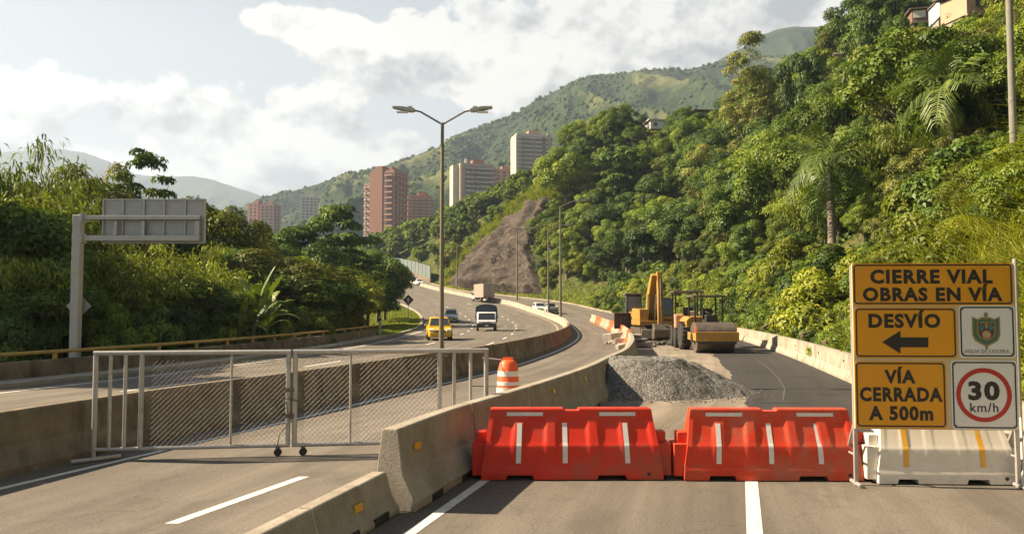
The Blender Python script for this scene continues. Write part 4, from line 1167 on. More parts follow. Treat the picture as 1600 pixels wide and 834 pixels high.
m.cyl((-.55, -.9, 1.4), (-.55, -1.25, 3.2), .075, 10); m.cyl((-.05, -.9, 1.4), (-.05, -1.25, 3.2), .075, 10); m.build('boom_ram', MT['chrome'], t, 0, True)
m = MB(); m.cyl((-.02, -2.78, 4.2), (-.02, -2.86, 2.3), .08, 10); m.cyl((-.02, -2.86, 2.3), (-.02, -2.85, 1.2), .045, 8); m.build('bucket_ram', MT['steel_worn'], t, 0, True)
bk = MB().prism([(-2.35, 1.15), (-2.75, 1.15), (-3.05, .75), (-2.95, .25), (-2.45, .05), (-2.0, .2), (-2.15, .4)], -.55, .55, 'x').build('bucket', MT['steel_worn'], t, .03)
for q in (-.42, -.14, .14, .42): MB().prism([(-2.1, .12), (-1.85, .06), (-2.05, .28)], q-.05, q+.05, 'x').build('tooth', MT['steel_worn'], bk)
MB().tube([(1.05, -1.35, 2.55), (1.3, -1.5, 2.55)], .015, 6).build('mirror_arm', MT['dark'], t); MB().box((1.40, -1.5, 2.45), (.2, .05, .36)).build('mirror', MT['dark'], t, .02)
m = MB(); m.box((0, -2.05, .45), (2.5, .1, .62)); m.build('dozer_blade', MT['conc'], t, .03)
for s in (-1, 1): MB().box((s*.55, -1.6, .5), (.14, .9, .16)).build('blade_arm', MT['steel_worn'], t)

# --- loader at the left
lx_, ly_ = P(992, 480, 58.5).x, 58.5
t = thing('backhoe_loader', 'yellow loader with cab and dark bucket, leftmost of the machines beside the orange barriers', 'loader', (lx_, ly_, .012), R_(-4))
MB().prism([(-.2, .75), (.85, .75), (.85, 1.75), (.7, 1.95), (-.1, 1.95), (-.2, 1.75)], -1.2, .6, 'y').build('engine_hood', MT['mach'], t, .06)
m = MB()
for z in (1.0, 1.15, 1.3): m.box((.33, -1.215, z), (.8, .02, .05))
m.build('grille', MT['dark'], t)
MB().box((.33, -1.24, .62), (1.15, .22, .34)).build('counterweight', MT['mach'], t, .04)
MB().box((.1, 1.2, .95), (1.2, 2.6, .45)).build('chassis', MT['dark'], t, .03)
cb = MB().prism([(-.62, 1.2), (.62, 1.2), (.55, 3.05), (-.55, 3.05)], .7, 2.1, 'y').build('cab', MT['dark'], t, .04)
MB().add([(-.5, .685, 1.9), (.5, .685, 1.9), (.46, .685, 2.92), (-.46, .685, 2.92)], [(0, 1, 2, 3)]).build('windscreen', MT['cabglass'], cb)
MB().box((0, 1.4, 3.12), (1.35, 1.6, .12)).build('cab_roof', MT['steel_worn'], t, .03)
for s in (-1, 1): tyre(t, s*.78 + .3*(s < 0), -.5, .52, .36)
for s in (-1, 1): tyre(t, s*.85, 1.9, .78, .46)
MB().prism([(-.9, 1.25), (.1, 1.6), (.1, 1.85), (-.9, 1.5)], -.42, -.26, 'x').build('lift_arm', MT['mach'], t, .02)
bk = MB(); bk.box((-1.02, -1.0, 1.18), (1.15, .06, 1.1)); bk.box((-1.02, -1.35, 1.72), (1.15, .7, .05)); bk.box((-1.02, -1.3, .64), (1.15, .6, .06))
for s in (-1, 1): bk.box((-1.02+s*.57, -1.3, 1.18), (.05, .6, 1.05))
bk.build('bucket', MT['steel_worn'], t, .02)

# broken slabs and rubble between pile and machines
MT['slab'] = concrete('broken_slab', (.26, .23, .19), (.38, .34, .28), (.15, .125, .10), .5, .5)
MT['asph_chunk'] = plain('asphalt_chunk', (.06, .052, .045), .95, 0, .3, 4, .3)
slab_spots = [(978, 45.5, 1.5, .8, .35, 20), (963, 52, 1.8, 1.0, .5, -15), (1000, 47, 1.3, .8, .28, 40), (986, 50, 1.6, .9, .45, 5), (972, 41.5, 1.2, .7, .25, 60), (1003, 43.5, 1.1, .7, .22, -30)]
for i, (px, y, a, b_, c_, r0) in enumerate(slab_spots):
    x = P(px, 480, y).x
    m = MB(); rg = random.Random(i)
    poly = [(a/2*math.cos(R_(q))*rg.uniform(.8, 1.1), b_/2*math.sin(R_(q))*rg.uniform(.8, 1.1)) for q in (20, 70, 130, 190, 250, 310)]
    m.prism(poly, 0, c_, 'z')
    o = m.build('concrete_slab', MT['slab'], None, .03); o.location = (x, y, .02); o.rotation_euler = (R_(rg.uniform(-9, 9)), R_(rg.uniform(-9, 9)), R_(r0))
    tag(o, 'broken grey concrete slab dumped between the loader and the barrier line', 'slab', 'broken slabs dumped beside the loader')
ob = stones('rubble', 220, P(1026, 480, 46).x, 46., 1.35, .5, .08, .26, MT['asph_chunk'], 8); tag(ob, 'dark heap of broken asphalt in front of the excavator', 'rubble', kind='stuff')
ob = stones('rubble', 160, P(985, 480, 46).x, 47., .9, 3.2, .06, .2, MT['slab'], 9); tag(ob, 'grey concrete rubble along the barrier beside the loader', 'rubble', kind='stuff')
# timbers leaning on the bank behind the parapet
for i, (pa, pb, ya, yb) in enumerate([((1287, 536), (1326, 508), 29., 30.5), ((1190, 514), (1206, 504), 44, 46), ((1252, 524), (1266, 516), 35, 36)]):
    a, b_ = P(*pa, ya), P(*pb, yb)
    o = MB().cyl(a, b_, .09, 7, .07).build('fallen_trunk', plain('dead_wood', (.19, .14, .09), .9, 0, .25, 8, .2) if i == 0 else bpy.data.materials['dead_wood'])
    tag(o, ['longest bare timber leaning on the bank just left of the yellow sign', 'short bare timber on the bank right behind the road roller', 'short bare timber on the bank midway between roller and yellow sign'][i], 'timber')
# ================================================================== plants
LM = {
 'mid': leafmat('leaves_green', [(.030, .055, .012), (.062, .098, .016), (.115, .135, .022)]),
 'dark': leafmat('leaves_deep_green', [(.020, .042, .012), (.038, .068, .016), (.070, .095, .022)], .34),
 'yellow': leafmat('leaves_yellow_green', [(.065, .090, .013), (.100, .122, .017), (.15, .158, .026)], .42),
 'olive': leafmat('leaves_olive', [(.042, .056, .018), (.075, .088, .026), (.12, .12, .040)], .3),
 'bamboo': leafmat('bamboo_leaves', [(.045, .074, .014), (.085, .112, .019), (.125, .142, .028)], .42),
 'palm': leafmat('palm_leaves', [(.028, .055, .014), (.055, .088, .018), (.11, .13, .03)], .34, .06),
 'grass': leafmat('grass_blades', [(.080, .110, .016), (.14, .165, .026), (.22, .20, .055)], .5),
 'drygrass': leafmat('dry_grass_blades', [(.10, .105, .030), (.17, .15, .05), (.27, .22, .10)], .35),
 'forest': leafmat('far_forest', [(.018, .032, .014), (.030, .046, .018), (.048, .060, .024)], .1, 0.),
 'lawn': leafmat('lawn_blades', [(.080, .105, .011), (.11, .135, .015), (.14, .15, .022)], .35),
}
MT['bark'] = plain('bark', (.14, .115, .085), .95, 0, .3, 5, .5, ((.07, .065, .05), .52, .7))
MT['palmbark'] = plain('palm_bark', (.20, .165, .12), .95, 0, .3, 6, .5, ((.10, .08, .06), .50, .7))
MT['culm'] = plain('bamboo_culm', (.16, .17, .05), .6, 0, .25, 4)
MT['stalk'] = plain('plant_stalk', (.10, .13, .04), .7, 0, .2, 4)

def norm(a): return a / np.maximum(np.linalg.norm(a, axis=1, keepdims=True), 1e-6)
def leaf_quads(pos, nrm, axis, ln, wd, droop=.25):
    """one folded rhomb per leaf: pos (n,3) stem point, nrm leaf normal, axis growth direction"""
    n = len(pos)
    nrm = norm(nrm); axis = norm(axis - nrm * np.sum(axis*nrm, 1, keepdims=True)); side = np.cross(nrm, axis)
    ln = np.broadcast_to(np.asarray(ln), (n,))[:, None]; wd = np.broadcast_to(np.asarray(wd), (n,))[:, None]
    p0 = pos; p2 = pos + axis*ln - nrm*ln*droop
    m = pos + axis*ln*.45 + nrm*ln*.05
    p1 = m + side*wd*.5; p3 = m - side*wd*.5
    V = np.stack([p0, p1, p2, p3], 1).reshape(-1, 3)
    Fq = np.arange(n*4).reshape(n, 4)
    return V, Fq

def crown(seed, shape, R=3.0, Hc=4.2, nclump=60, per=150, leaf=.30, aspect=.55, clump=(.55, 1.0), up=.5, z0=0., hollow=.55):
    """leaf clumps filling an uneven crown volume"""
    rg = np.random.default_rng(seed)
    pos, nr, ax, tn, sz = [], [], [], [], []
    for i in range(nclump):
        for _ in range(30):
            v = rg.normal(size=3); v /= np.linalg.norm(v); r = rg.uniform(hollow, 1.0)
            if shape == 'round': c = v*r*np.array([R, R, Hc/2]) + np.array([0, 0, Hc/2])
            elif shape == 'bush': c = v*r*np.array([R, R, Hc]); c[2] = abs(c[2])
            elif shape == 'cone':
                h = rg.uniform(0, 1)**1.2; rr = R*(1-h)**.8*rg.uniform(.35, 1)+.2; a = rg.uniform(0, TAU); c = np.array([math.cos(a)*rr, math.sin(a)*rr, h*Hc])
            elif shape == 'column':
                h = rg.uniform(0, 1); rr = R*math.sin(math.pi*(h*.85+.12))**.7*rg.uniform(.3, 1); a = rg.uniform(0, TAU); c = np.array([math.cos(a)*rr, math.sin(a)*rr, h*Hc])
            elif shape == 'layer':
                lv = rg.choice([.25, .5, .72, .9, 1.0], p=[.22, .24, .22, .18, .14]); rr = R*{.25: .75, .5: 1., .72: .85, .9: .6, 1.: .3}[lv]*math.sqrt(rg.uniform(.02, 1)); a = rg.uniform(0, TAU)
                c = np.array([math.cos(a)*rr, math.sin(a)*rr, lv*Hc + rg.normal(0, .08)])
            wob = vnoise(c[0]*.6+seed, c[1]*.6, c[2]*.6, seed)
            if shape in ('layer',) or wob > -.28 or rg.random() < .25: break
        cr_ = rg.uniform(*clump)
        n = int(per*rg.uniform(.7, 1.3)*(cr_/np.mean(clump))**1.6)
        d = norm(rg.normal(size=(n, 3)))
        d[:, 2] = np.where(d[:, 2] < -.35, -d[:, 2], d[:, 2])
        fl = np.array([1, 1, .32]) if shape == 'layer' else np.array([1, 1, .78])
        rr = rg.uniform(.55, 1.05, (n, 1))**.6
        p = c + d*rr*cr_*fl
        out = norm(p - np.array([0, 0, Hc*.3]))
        pos.append(p); nr.append(d*.95 + np.array([0, 0, up*.7]) + out*.15 + rg.normal(0, .30, (n, 3)))
        ax.append(d*.8 + rg.normal(0, .5, (n, 3)) + np.array([0, 0, -.25]))
        tn.append(np.clip(rg.normal(.5 + .22*rg.normal(), .16, n), 0, 1)); sz.append(leaf*rg.uniform(.65, 1.25, n))
    pos = np.concatenate(pos); pos[:, 2] += z0
    sz = np.concatenate(sz)
    V, Fq = leaf_quads(pos, np.concatenate(nr), np.concatenate(ax), sz, sz*aspect)
    return V, Fq, np.concatenate(tn)

def trunk_mesh(seed, h, r, R, Hc, forks=5):
    h = max(h, .3)
    rg = random.Random(seed); m = MB()
    top = Vector((rg.uniform(-.2, .2)*R, rg.uniform(-.2, .2)*R, h + Hc*.45))
    path = [Vector((0, 0, -.6)), Vector((rg.uniform(-.1, .1), rg.uniform(-.1, .1), h*.35)), Vector((top.x*.4, top.y*.4, h*.8)), Vector((top.x*.8, top.y*.8, h+Hc*.2)), top]
    m.tube(path, [r*1.35, r, r*.85, r*.55, r*.2], 8)
    for i in range(forks):
        a = TAU*i/forks + rg.uniform(-.4, .4); q = rg.uniform(.62, .95)*h
        s = Vector((top.x*.4*q/h, top.y*.4*q/h, q)); e = Vector((math.cos(a)*R*.75, math.sin(a)*R*.75, h + Hc*rg.uniform(.25, .6)))
        m.tube([s, s.lerp(e, .5) + Vector((0, 0, R*.1)), e], [r*.5, r*.33, r*.1], 6)
    return m
PROTO = {}
def proto_tree(key, name, cat, mat, shape, h, r, seeds=(1,), R=3., Hc=4.2, bark='bark', **kw):
    """kept as meshes; place_tree() makes things out of them"""
    lst = []
    for s in seeds:
        V, Fq, tn = crown(s, shape, R, Hc, z0=h, **kw)
        oc = np_mesh('crown', V, Fq, LM[mat], attr={'tint': ('FACE', tn)})
        if h > .0 or r > 0:
            ot = trunk_mesh(s+50, h, r, R, Hc).build('trunk', MT[bark], None, 0, True)
        me = [('trunk', ot.data)] if r > 0 else []
        me.append(('crown', oc.data))
        bpy.data.objects.remove(oc)
        if r > 0: bpy.data.objects.remove(ot)
        lst.append(me)
    PROTO[key] = (name, cat, lst, R, h + Hc)
def place_tree(key, loc, scale, label, group=None, rotz=None, variant=None, squash=1., cat=None):
    name, cat0, lst, R, Ht = PROTO[key]
    me = lst[(rnd.randrange(len(lst)) if variant is None else variant)]
    t = thing(name, label, cat or cat0, loc, rnd.uniform(0, TAU) if rotz is None else rotz, group, (scale, scale, scale*squash))
    for nm, d in me:
        o = bpy.data.objects.new(nm, d); link(o); reg(o, t)
    return t
proto_tree('broad', 'broadleaf_tree', 'tree', 'mid', 'round', 2.2, .20, (1, 2, 3), nclump=46, per=300, leaf=.22, clump=(.6, 1.1), hollow=.68)
proto_tree('dark', 'evergreen_tree', 'tree', 'dark', 'round', 2.2, .20, (4, 5, 6), nclump=46, per=300, leaf=.23, clump=(.6, 1.1), hollow=.68)
proto_tree('olive', 'scrub_tree', 'tree', 'olive', 'round', 2.0, .18, (7, 8), nclump=46, per=280, leaf=.19, aspect=.5, clump=(.55, 1.0), hollow=.66)
proto_tree('yellow', 'young_tree', 'tree', 'yellow', 'round', 1.8, .16, (9, 10), nclump=46, per=290, leaf=.20, clump=(.6, 1.05), hollow=.66)
proto_tree('bush', 'shrub', 'shrub', 'mid', 'bush', 0., .10, (11, 12), R=1.7, Hc=1.9, nclump=46, per=190, leaf=.15, clump=(.35, .62), hollow=.4)
proto_tree('ybush', 'shrub', 'shrub', 'yellow', 'bush', 0., .10, (13, 14), R=1.7, Hc=1.9, nclump=46, per=190, leaf=.16, clump=(.35, .62), hollow=.4)
proto_tree('dbush', 'shrub', 'shrub', 'dark', 'bush', 0., .10, (15, 16), R=1.7, Hc=2.0, nclump=46, per=190, leaf=.17, clump=(.35, .62), hollow=.4)
proto_tree('layer', 'layered_tree', 'tree', 'dark', 'layer', 3.4, .17, (17, 18), R=3., Hc=3.6, nclump=44, per=120, leaf=.30, clump=(.5, .85), up=1.2)
proto_tree('euca', 'eucalyptus_tree', 'tree', 'olive', 'column', 3.2, .20, (19,), R=2.2, Hc=11., nclump=78, per=170, leaf=.24, aspect=.4, clump=(.5, .95), up=.2)
proto_tree('sparse', 'slender_tree', 'tree', 'olive', 'round', 3.2, .14, (21,), R=2.4, Hc=3.6, nclump=26, per=60, leaf=.26, clump=(.4, .7), hollow=.3)
proto_tree('umbrella', 'umbrella_tree', 'tree', 'mid', 'layer', 4.6, .11, (22,), R=2.1, Hc=2.6, nclump=32, per=90, leaf=.19, clump=(.35, .55), up=1.2)
proto_tree('far', 'distant_tree', 'tree', 'mid', 'round', 1.6, .3, (23, 24, 25), R=3., Hc=4.6, nclump=46, per=70, leaf=.50, aspect=.7, clump=(.6, 1.05))

# bamboo: arching culms with hanging leaf sprays
def bamboo(seed, nculm=26, Hh=8., spread=2.6, leaf=.34):
    rg = np.random.default_rng(seed); m = MB(); pos, nr, ax, tn = [], [], [], []
    for i in range(nculm):
        a = rg.uniform(0, TAU); b0 = np.array([math.cos(a), math.sin(a), 0])*rg.uniform(.1, .7)
        hh = Hh*rg.uniform(.65, 1.05); lean = spread*rg.uniform(.35, 1.1); out = np.array([math.cos(a), math.sin(a), 0])
        T = np.linspace(0, 1, 9)
        pth = [b0 + out*lean*t**2.4 + np.array([0, 0, hh*(t - .22*t**4*(1 + lean/3))]) for t in T]
        m.tube(pth[:7], [.045*(1-t*.9) for t in T[:7]], 5)
        n = 210
        tt = rg.uniform(.28, 1, n)**.75
        base = np.stack([np.interp(tt, T, [p[k] for p in pth]) for k in range(3)], 1)
        spr = rg.normal(0, 1, (n, 3))*np.array([.45, .45, .22])*(1.15-tt[:, None]*.6)
        p = base + spr; p[:, 2] -= .25*np.abs(rg.normal(0, 1, n))
        d = norm(spr*np.array([1, 1, .2]) + out*.3 + rg.normal(0, .3, (n, 3)))
        pos.append(p); ax.append(d + np.array([0, 0, -.8])); nr.append(d*.6 + np.array([0, 0, .7]) + rg.normal(0, .35, (n, 3)))
        tn.append(np.clip(rg.normal(.35 + .4*tt, .15), 0, 1))
    pos, nr, ax, tn = map(np.concatenate, (pos, nr, ax, tn))
    V, Fq = leaf_quads(pos, nr, ax, leaf*rg.uniform(.7, 1.3, len(pos)), leaf*.24)
    oc = np_mesh('foliage', V, Fq, LM['bamboo'], attr={'tint': ('FACE', tn)}); ob = m.build('culm', MT['culm'], None, 0, True)
    r = [('culms', ob.data), ('foliage', oc.data)]; bpy.data.objects.remove(oc); bpy.data.objects.remove(ob); return r
PROTO['bamboo'] = ('bamboo_clump', 'bamboo', [bamboo(31), bamboo(32, 22, 8, 3.2)], 3., 5.4)

# palm frond: arched rachis with two rows of leaflets
def frond_mesh(seed, L=2.9, n=46, sag=1.0, leafl=.75, wid=.045):
    rg = np.random.default_rng(seed)
    t = np.linspace(0, 1, 12)
    path = np.stack([L*(t - .10*t**3), 0*t, L*(.55*t - .80*sag*t**2.2)], 1)
    tt = np.linspace(.14, .99, n)
    base = np.stack([np.interp(tt, t, path[:, k]) for k in range(3)], 1)
    tan = norm(np.stack([np.gradient(path[:, k]) for k in range(3)], 1)); tb = np.stack([np.interp(tt, t, tan[:, k]) for k in range(3)], 1)
    Vs, Fs, k0 = [], [], 0
    for s in (-1, 1):
        ll = leafl*np.sin(np.pi*(tt*.82+.12))**.6*rg.uniform(.85, 1.1, n)
        side = np.tile(np.array([0, s, 0.]), (n, 1)); upv = norm(np.cross(tb, side))*s
        upv = np.where(upv[:, 2:3] < 0, -upv, upv)
        d = norm(side*.85 + tb*.55 + upv*.18 + rg.normal(0, .12, (n, 3)))
        p1 = base + d*ll[:, None]*.5; p2 = base + d*ll[:, None] + np.array([0, 0, -1])*(ll*rg.uniform(.5, .8, n))[:, None]
        w = norm(np.cross(d, upv))*wid
        Vq = np.stack([base-w*.5, base+w*.5, p1+w*.6, p1-w*.6, p2+w*.12, p2-w*.12], 1).reshape(-1, 3)
        i = np.arange(n)*6 + k0
        Fs.append(np.stack([i, i+1, i+2, i+3], 1)); Fs.append(np.stack([i+3, i+2, i+4, i+5], 1))
        Vs.append(Vq); k0 += n*6
    # rachis as a thin ribbon pair
    nr_ = len(path); rb = np.stack([path+np.array([0, .022, 0]), path+np.array([0, -.022, 0]), path+np.array([0, 0, -.035])], 1).reshape(-1, 3)
    i = np.arange(nr_-1)*3 + k0
    for a, b in ((0, 1), (1, 2), (2, 0)): Fs.append(np.stack([i+a, i+b, i+b+3, i+a+3], 1))
    Vs.append(rb)
    V = np.concatenate(Vs); Fq = np.concatenate(Fs)
    o = np_mesh('frond', V, Fq, LM['palm'], attr={'tint': ('FACE', np.clip(rg.normal(.5, .2, len(Fq)), 0, 1))}); me = o.data; bpy.data.objects.remove(o); return me
FR = [frond_mesh(41, 3.0, 36, 1.0, .85, .04), frond_mesh(42, 2.8, 34, 1.45, .9, .04), frond_mesh(43, 2.4, 32, .5, .75, .04)]
def palm(loc, h, scale, label, nf=20, rt=.15, up=.0):
    t = thing('palm_tree', label, 'palm tree', loc, rnd.uniform(0, TAU), None, scale)
    rg = random.Random(int(h*100)+nf); m = MB()
    T = [i/10 for i in range(11)]; bx, by = rg.uniform(-.35, .35), rg.uniform(-.35, .35)
    m.tube([(bx*q*q, by*q*q, -.5 + (h+.5)*q) for q in T], [rt*(1.5 - .75*q + (.05 if i % 2 else 0)) for i, q in enumerate(T)], 10)
    m.build('trunk', MT['palmbark'], t, 0, True)
    MB().tube([(bx, by, h-.15), (bx, by, h+.25), (bx, by, h+.65)], [rt*.9, rt*1.15, rt*.35], 10).build('crownshaft', MT['stalk'], t, 0, True)
    for i in range(nf):
        o = bpy.data.objects.new('frond', FR[i % 3] if i < nf*.7 else FR[2]); link(o); reg(o, t)
        el = R_(-38 + 95*(i/nf) + up + rg.uniform(-9, 9))
        o.location = (bx, by, h+.35); o.rotation_euler = (0, -el, i*2.399 + rg.uniform(-.2, .2)); q = rg.uniform(.85, 1.1); o.scale = (q, q, q)
    for i in range(4):   # dead fronds hanging
        o = bpy.data.objects.new('dry_frond', FR[1]); link(o); reg(o, t)
        o.location = (bx, by, h+.1); o.rotation_euler = (0, R_(62), i*1.7); o.scale = (.7, .7, .7)
    return t

# banana leaf: broad arched blade
def banana_leaf(seed, L=2.6, Wd=.62, sag=.7):
    rg = np.random.default_rng(seed); n = 14; t = np.linspace(0, 1, n)
    mid = np.stack([L*(t-.15*t**3), 0*t, L*(.9*t-.85*sag*t**2.3)], 1)
    w = Wd*.5*np.sin(np.pi*np.clip(t*.86+.10, 0, 1))**.6; w[0] = .03; w[1] = .04; w[-1] = .03
    V = []
    for i in range(n):
        for s, q in ((-1, .0), (-.5, .05), (0, 0), (.5, .05), (1, 0)):
            j = rg.normal(0, .02) if abs(s) == 1 else 0
            V.append(mid[i] + np.array([j, s*w[i], q*Wd + abs(s)*w[i]*.35*(1-t[i]) - (abs(s) == 1)*rg.uniform(0, .05)]))
    Fq = grid_faces(n, 5)
    o = np_mesh('leaf', np.array(V), Fq, LM['palm'], smooth=True, attr={'tint': ('FACE', np.clip(rg.normal(.72, .12, len(Fq)), 0, 1))}); me = o.data; bpy.data.objects.remove(o); return me
BL = [banana_leaf(51), banana_leaf(52, 2.3, .55, .95), banana_leaf(53, 2.7, .5, .35)]
def banana(loc, scale, label, group=None, n=11):
    scale *= .80
    t = thing('banana_plant', label, 'banana plant', loc, rnd.uniform(0, TAU), group, scale)
    MB().tube([(0, 0, -.3), (0, 0, .8), (.05, 0, 1.7)], [.16, .13, .08], 9).build('stem', MT['stalk'], t, 0, True)
    for i in range(n):
        o = bpy.data.objects.new('leaf', BL[i % 3]); link(o); reg(o, t)
        o.location = (.03, 0, 1.35 + .06*i); o.rotation_euler = (0, -R_(-12 + 62*i/n), i*2.4)
    return t

# grass: one object of arching blades
def grass_obj(name, pts, hmin, hmax, width, mat, label, cat, seed, lean=.8, sub=4, per=1, jit=.3):
    rg = np.random.default_rng(seed)
    pts = np.repeat(np.asarray(pts), per, 0); n = len(pts)
    p = pts + np.concatenate([rg.normal(0, jit, (n, 2)), np.zeros((n, 1))], 1)
    p[:, 2] = H(p[:, 0], p[:, 1]) - .03
    h = rg.uniform(hmin, hmax, n); a = rg.uniform(0, TAU, n); ln = h*lean*rg.uniform(.4, 1.2, n)
    d = np.stack([np.cos(a), np.sin(a), 0*a], 1); sd = np.stack([-np.sin(a), np.cos(a), 0*a], 1)
    Vs = []
    for k in range(sub+1):
        t = k/sub
        c = p + d*(ln*t**2)[:, None] + np.array([0, 0, 1.])*(h*(t - .38*t**3*min(1.3, lean)))[:, None]
        w = width*(1-t)**.7 + .002
        Vs += [c - sd*w/2, c + sd*w/2]
    V = np.stack(Vs, 1).reshape(-1, 3); m = 2*(sub+1)
    base = np.arange(n)[:, None]*m
    Fq = np.concatenate([np.stack([base[:, 0]+2*k, base[:, 0]+2*k+1, base[:, 0]+2*k+3, base[:, 0]+2*k+2], 1) for k in range(sub)])
    tn = np.clip(np.tile(rg.normal(.5, .22, n), sub), 0, 1)
    o = np_mesh(name, V, Fq, LM[mat], attr={'tint': ('FACE', tn)})
    return tag(o, label, cat, kind='stuff')

# ------------------------------------------------------------------ rock cliff on the hillside
def in_poly(px, py, poly):
    c = False; n = len(poly)
    for i in range(n):
        (x1, y1), (x2, y2) = poly[i], poly[(i+1) % n]
        if (y1 > py) != (y2 > py) and px < (x2-x1)*(py-y1)/(y2-y1) + x1: c = not c
    return c
CLIFF = [(700, 447), (716, 425), (742, 395), (772, 362), (805, 338), (838, 316), (862, 308), (868, 322), (846, 345), (838, 372), (834, 400), (842, 430), (848, 462), (800, 460), (745, 456)]
BAND = [(690, 440), (712, 412), (738, 380), (770, 345), (800, 318), (835, 292), (858, 272), (884, 262), (900, 280), (890, 330), (878, 330), (862, 308), (838, 316), (805, 338), (772, 362), (742, 395), (716, 425), (700, 450)]
def wpoly(poly):
    r = []
    for px, py in poly:
        h_ = hit(px, py, 100, 260)
        r.append((h_.x, h_.y) if h_ else None)
    return r
# ------------------------------------------------------------------ cliff mesh
def cliff_mat():
    m, nt, b = nmat('bare_rock')
    tc = N(nt, 'ShaderNodeTexCoord')
    mp = N(nt, 'ShaderNodeMapping'); mp.inputs['Rotation'].default_value = (0, R_(-45), 0); mp.inputs['Scale'].default_value = (.2, 1, 1)
    nt.links.new(tc.outputs['Object'], mp.inputs[0])
    a = N(nt, 'ShaderNodeTexNoise', i_Scale=.5, i_Detail=9., i_Roughness=.7); nt.links.new(mp.outputs[0], a.inputs['Vector'])
    c = N(nt, 'ShaderNodeTexNoise', i_Scale=1.6, i_Detail=8., i_Roughness=.7); nt.links.new(tc.outputs['Object'], c.inputs['Vector'])
    r = ramp(nt, [(.32, (.026, .021, .017)), (.5, (.072, .057, .045)), (.68, (.135, .108, .084))]); nt.links.new(a.outputs['Fac'], r.inputs['Fac'])
    r2 = ramp(nt, [(.35, .6), (.65, 1.2)]); nt.links.new(c.outputs['Fac'], r2.inputs['Fac'])
    mx = N(nt, 'ShaderNodeMix', data_type='RGBA', blend_type='MULTIPLY'); mx.inputs[0].default_value = 1
    nt.links.new(r.outputs['Color'], mx.inputs[6]); nt.links.new(r2.outputs['Color'], mx.inputs[7]); nt.links.new(mx.outputs[2], b.inputs['Base Color'])
    b.inputs['Roughness'].default_value = .95; b.inputs['Specular IOR Level'].default_value = .2
    bp = N(nt, 'ShaderNodeBump', i_Strength=.9, i_Distance=.35); nt.links.new(a.outputs['Fac'], bp.inputs['Height']); nt.links.new(bp.outputs[0], b.inputs['Normal'])
    return m
MT['rock'] = cliff_mat()
step = 1.5; xs_ = np.arange(694, 872, step); yy_ = np.arange(304, 466, step)
inside = np.zeros((len(yy_), len(xs_)), bool); pts = np.zeros((len(yy_), len(xs_), 3))
for j, py in enumerate(yy_):
    for i, px in enumerate(xs_):
        if in_poly(px, py, CLIFF):
            h_ = hit(px, py, 110, 260)
            if h_ and h_.x > float(fR(h_.y)) + .6:
                inside[j, i] = True; pts[j, i] = h_
q = pts.reshape(-1, 3)
ed = 1.2
nz = .38*np.abs(fbm(q[:, 1]/1.0 + (q[:, 0]-q[:, 2])/1.3, (q[:, 2]+q[:, 0])/7, 3, 3, 27, .6)) + 2.1*np.abs(fbm(q[:, 1]/2.6 + (q[:, 0]-q[:, 2])/3.2, (q[:, 2]+q[:, 0])/12, 0, 3, 21, .55)) + .16*fbm(q[:, 0]/1.1, q[:, 1]/2, q[:, 2]/2.2, 3, 22) + .5
ins = inside.copy(); edge = np.zeros(inside.shape)
for k_ in range(5):
    edge += ins
    e_ = ins.copy(); e_[1:] &= ins[:-1]; e_[:-1] &= ins[1:]; e_[:, 1:] &= ins[:, :-1]; e_[:, :-1] &= ins[:, 1:]; ins = e_
nz = (nz + 0.)*np.clip((edge.ravel()-1)/4, 0, 1) + .08
q2 = q + np.array([-.72, -.35, .6])*nz[:, None]
idx = -np.ones(inside.shape, int); idx[inside] = np.arange(inside.sum())
Fq = []
for j in range(len(yy_)-1):
    for i in range(len(xs_)-1):
        c4 = (idx[j, i], idx[j+1, i], idx[j+1, i+1], idx[j, i+1])
        if min(c4) >= 0:
            P4 = [pts[j, i], pts[j+1, i], pts[j+1, i+1], pts[j, i+1]]
            if max(abs(P4[0][1]-P4[2][1]), abs(P4[1][1]-P4[3][1])) < 9: Fq.append(c4)
o = np_mesh('rock_cliff', q2[inside.ravel()], np.array(Fq), MT['rock'], smooth=True); tag(o, kind='structure'); o['label'] = 'bare grey brown rock cut in the hillside above the far bend'; o['category'] = 'cliff'

# ------------------------------------------------------------------ right hillside planting
def near_px(px, py, lst, dx, dy):
    return any(abs(px-a) < dx and abs(py-b) < dy for a, b in lst)
CLP = [(718+20, 360), (0, 0)]
placed = []
GRP = {'broad': 'green broadleaf trees on the hillside', 'dark': 'deep green trees on the hillside', 'olive': 'olive toned trees on the hillside', 'yellow': 'yellow green trees on the hillside',
       'bush': 'green shrubs low on the hillside', 'ybush': 'yellow green shrubs on the hillside', 'dbush': 'deep green shrubs on the hillside', 'far': 'trees on the far slope behind the road bend', 'bamboo': 'bamboo clumps on the hillside'}
LAB = {'broad': 'mid green broadleaf tree packed among others on the steep hillside', 'dark': 'deep green leafy tree packed among others on the steep hillside', 'olive': 'olive brown leafy tree packed among greener ones on the hillside',
       'yellow': 'bright yellow green tree packed among darker ones on the hillside', 'bush': 'green shrub on the bank above the pale parapet', 'ybush': 'yellow green shrub on the bank above the pale parapet', 'dbush': 'deep green shrub on the bank above the pale parapet',
       'far': 'rounded tree on the far wooded slope behind the road bend', 'bamboo': 'feathery pale bamboo clump among the hillside trees'}
rg = random.Random(77)
HOLES = [(1454, 26, 27, 18, 126), (1497, 15, 16, 10, 126), (1533, 14, 20, 14, 126), (1322, 76, 12, 7, 116), (1104, 160, 18, 12, 200), (1032, 193, 15, 10, 205), (1306, 155, 20, 45, 87), (1303, 262, 88, 62, 46), (1498, 150, 75, 60, 39)]
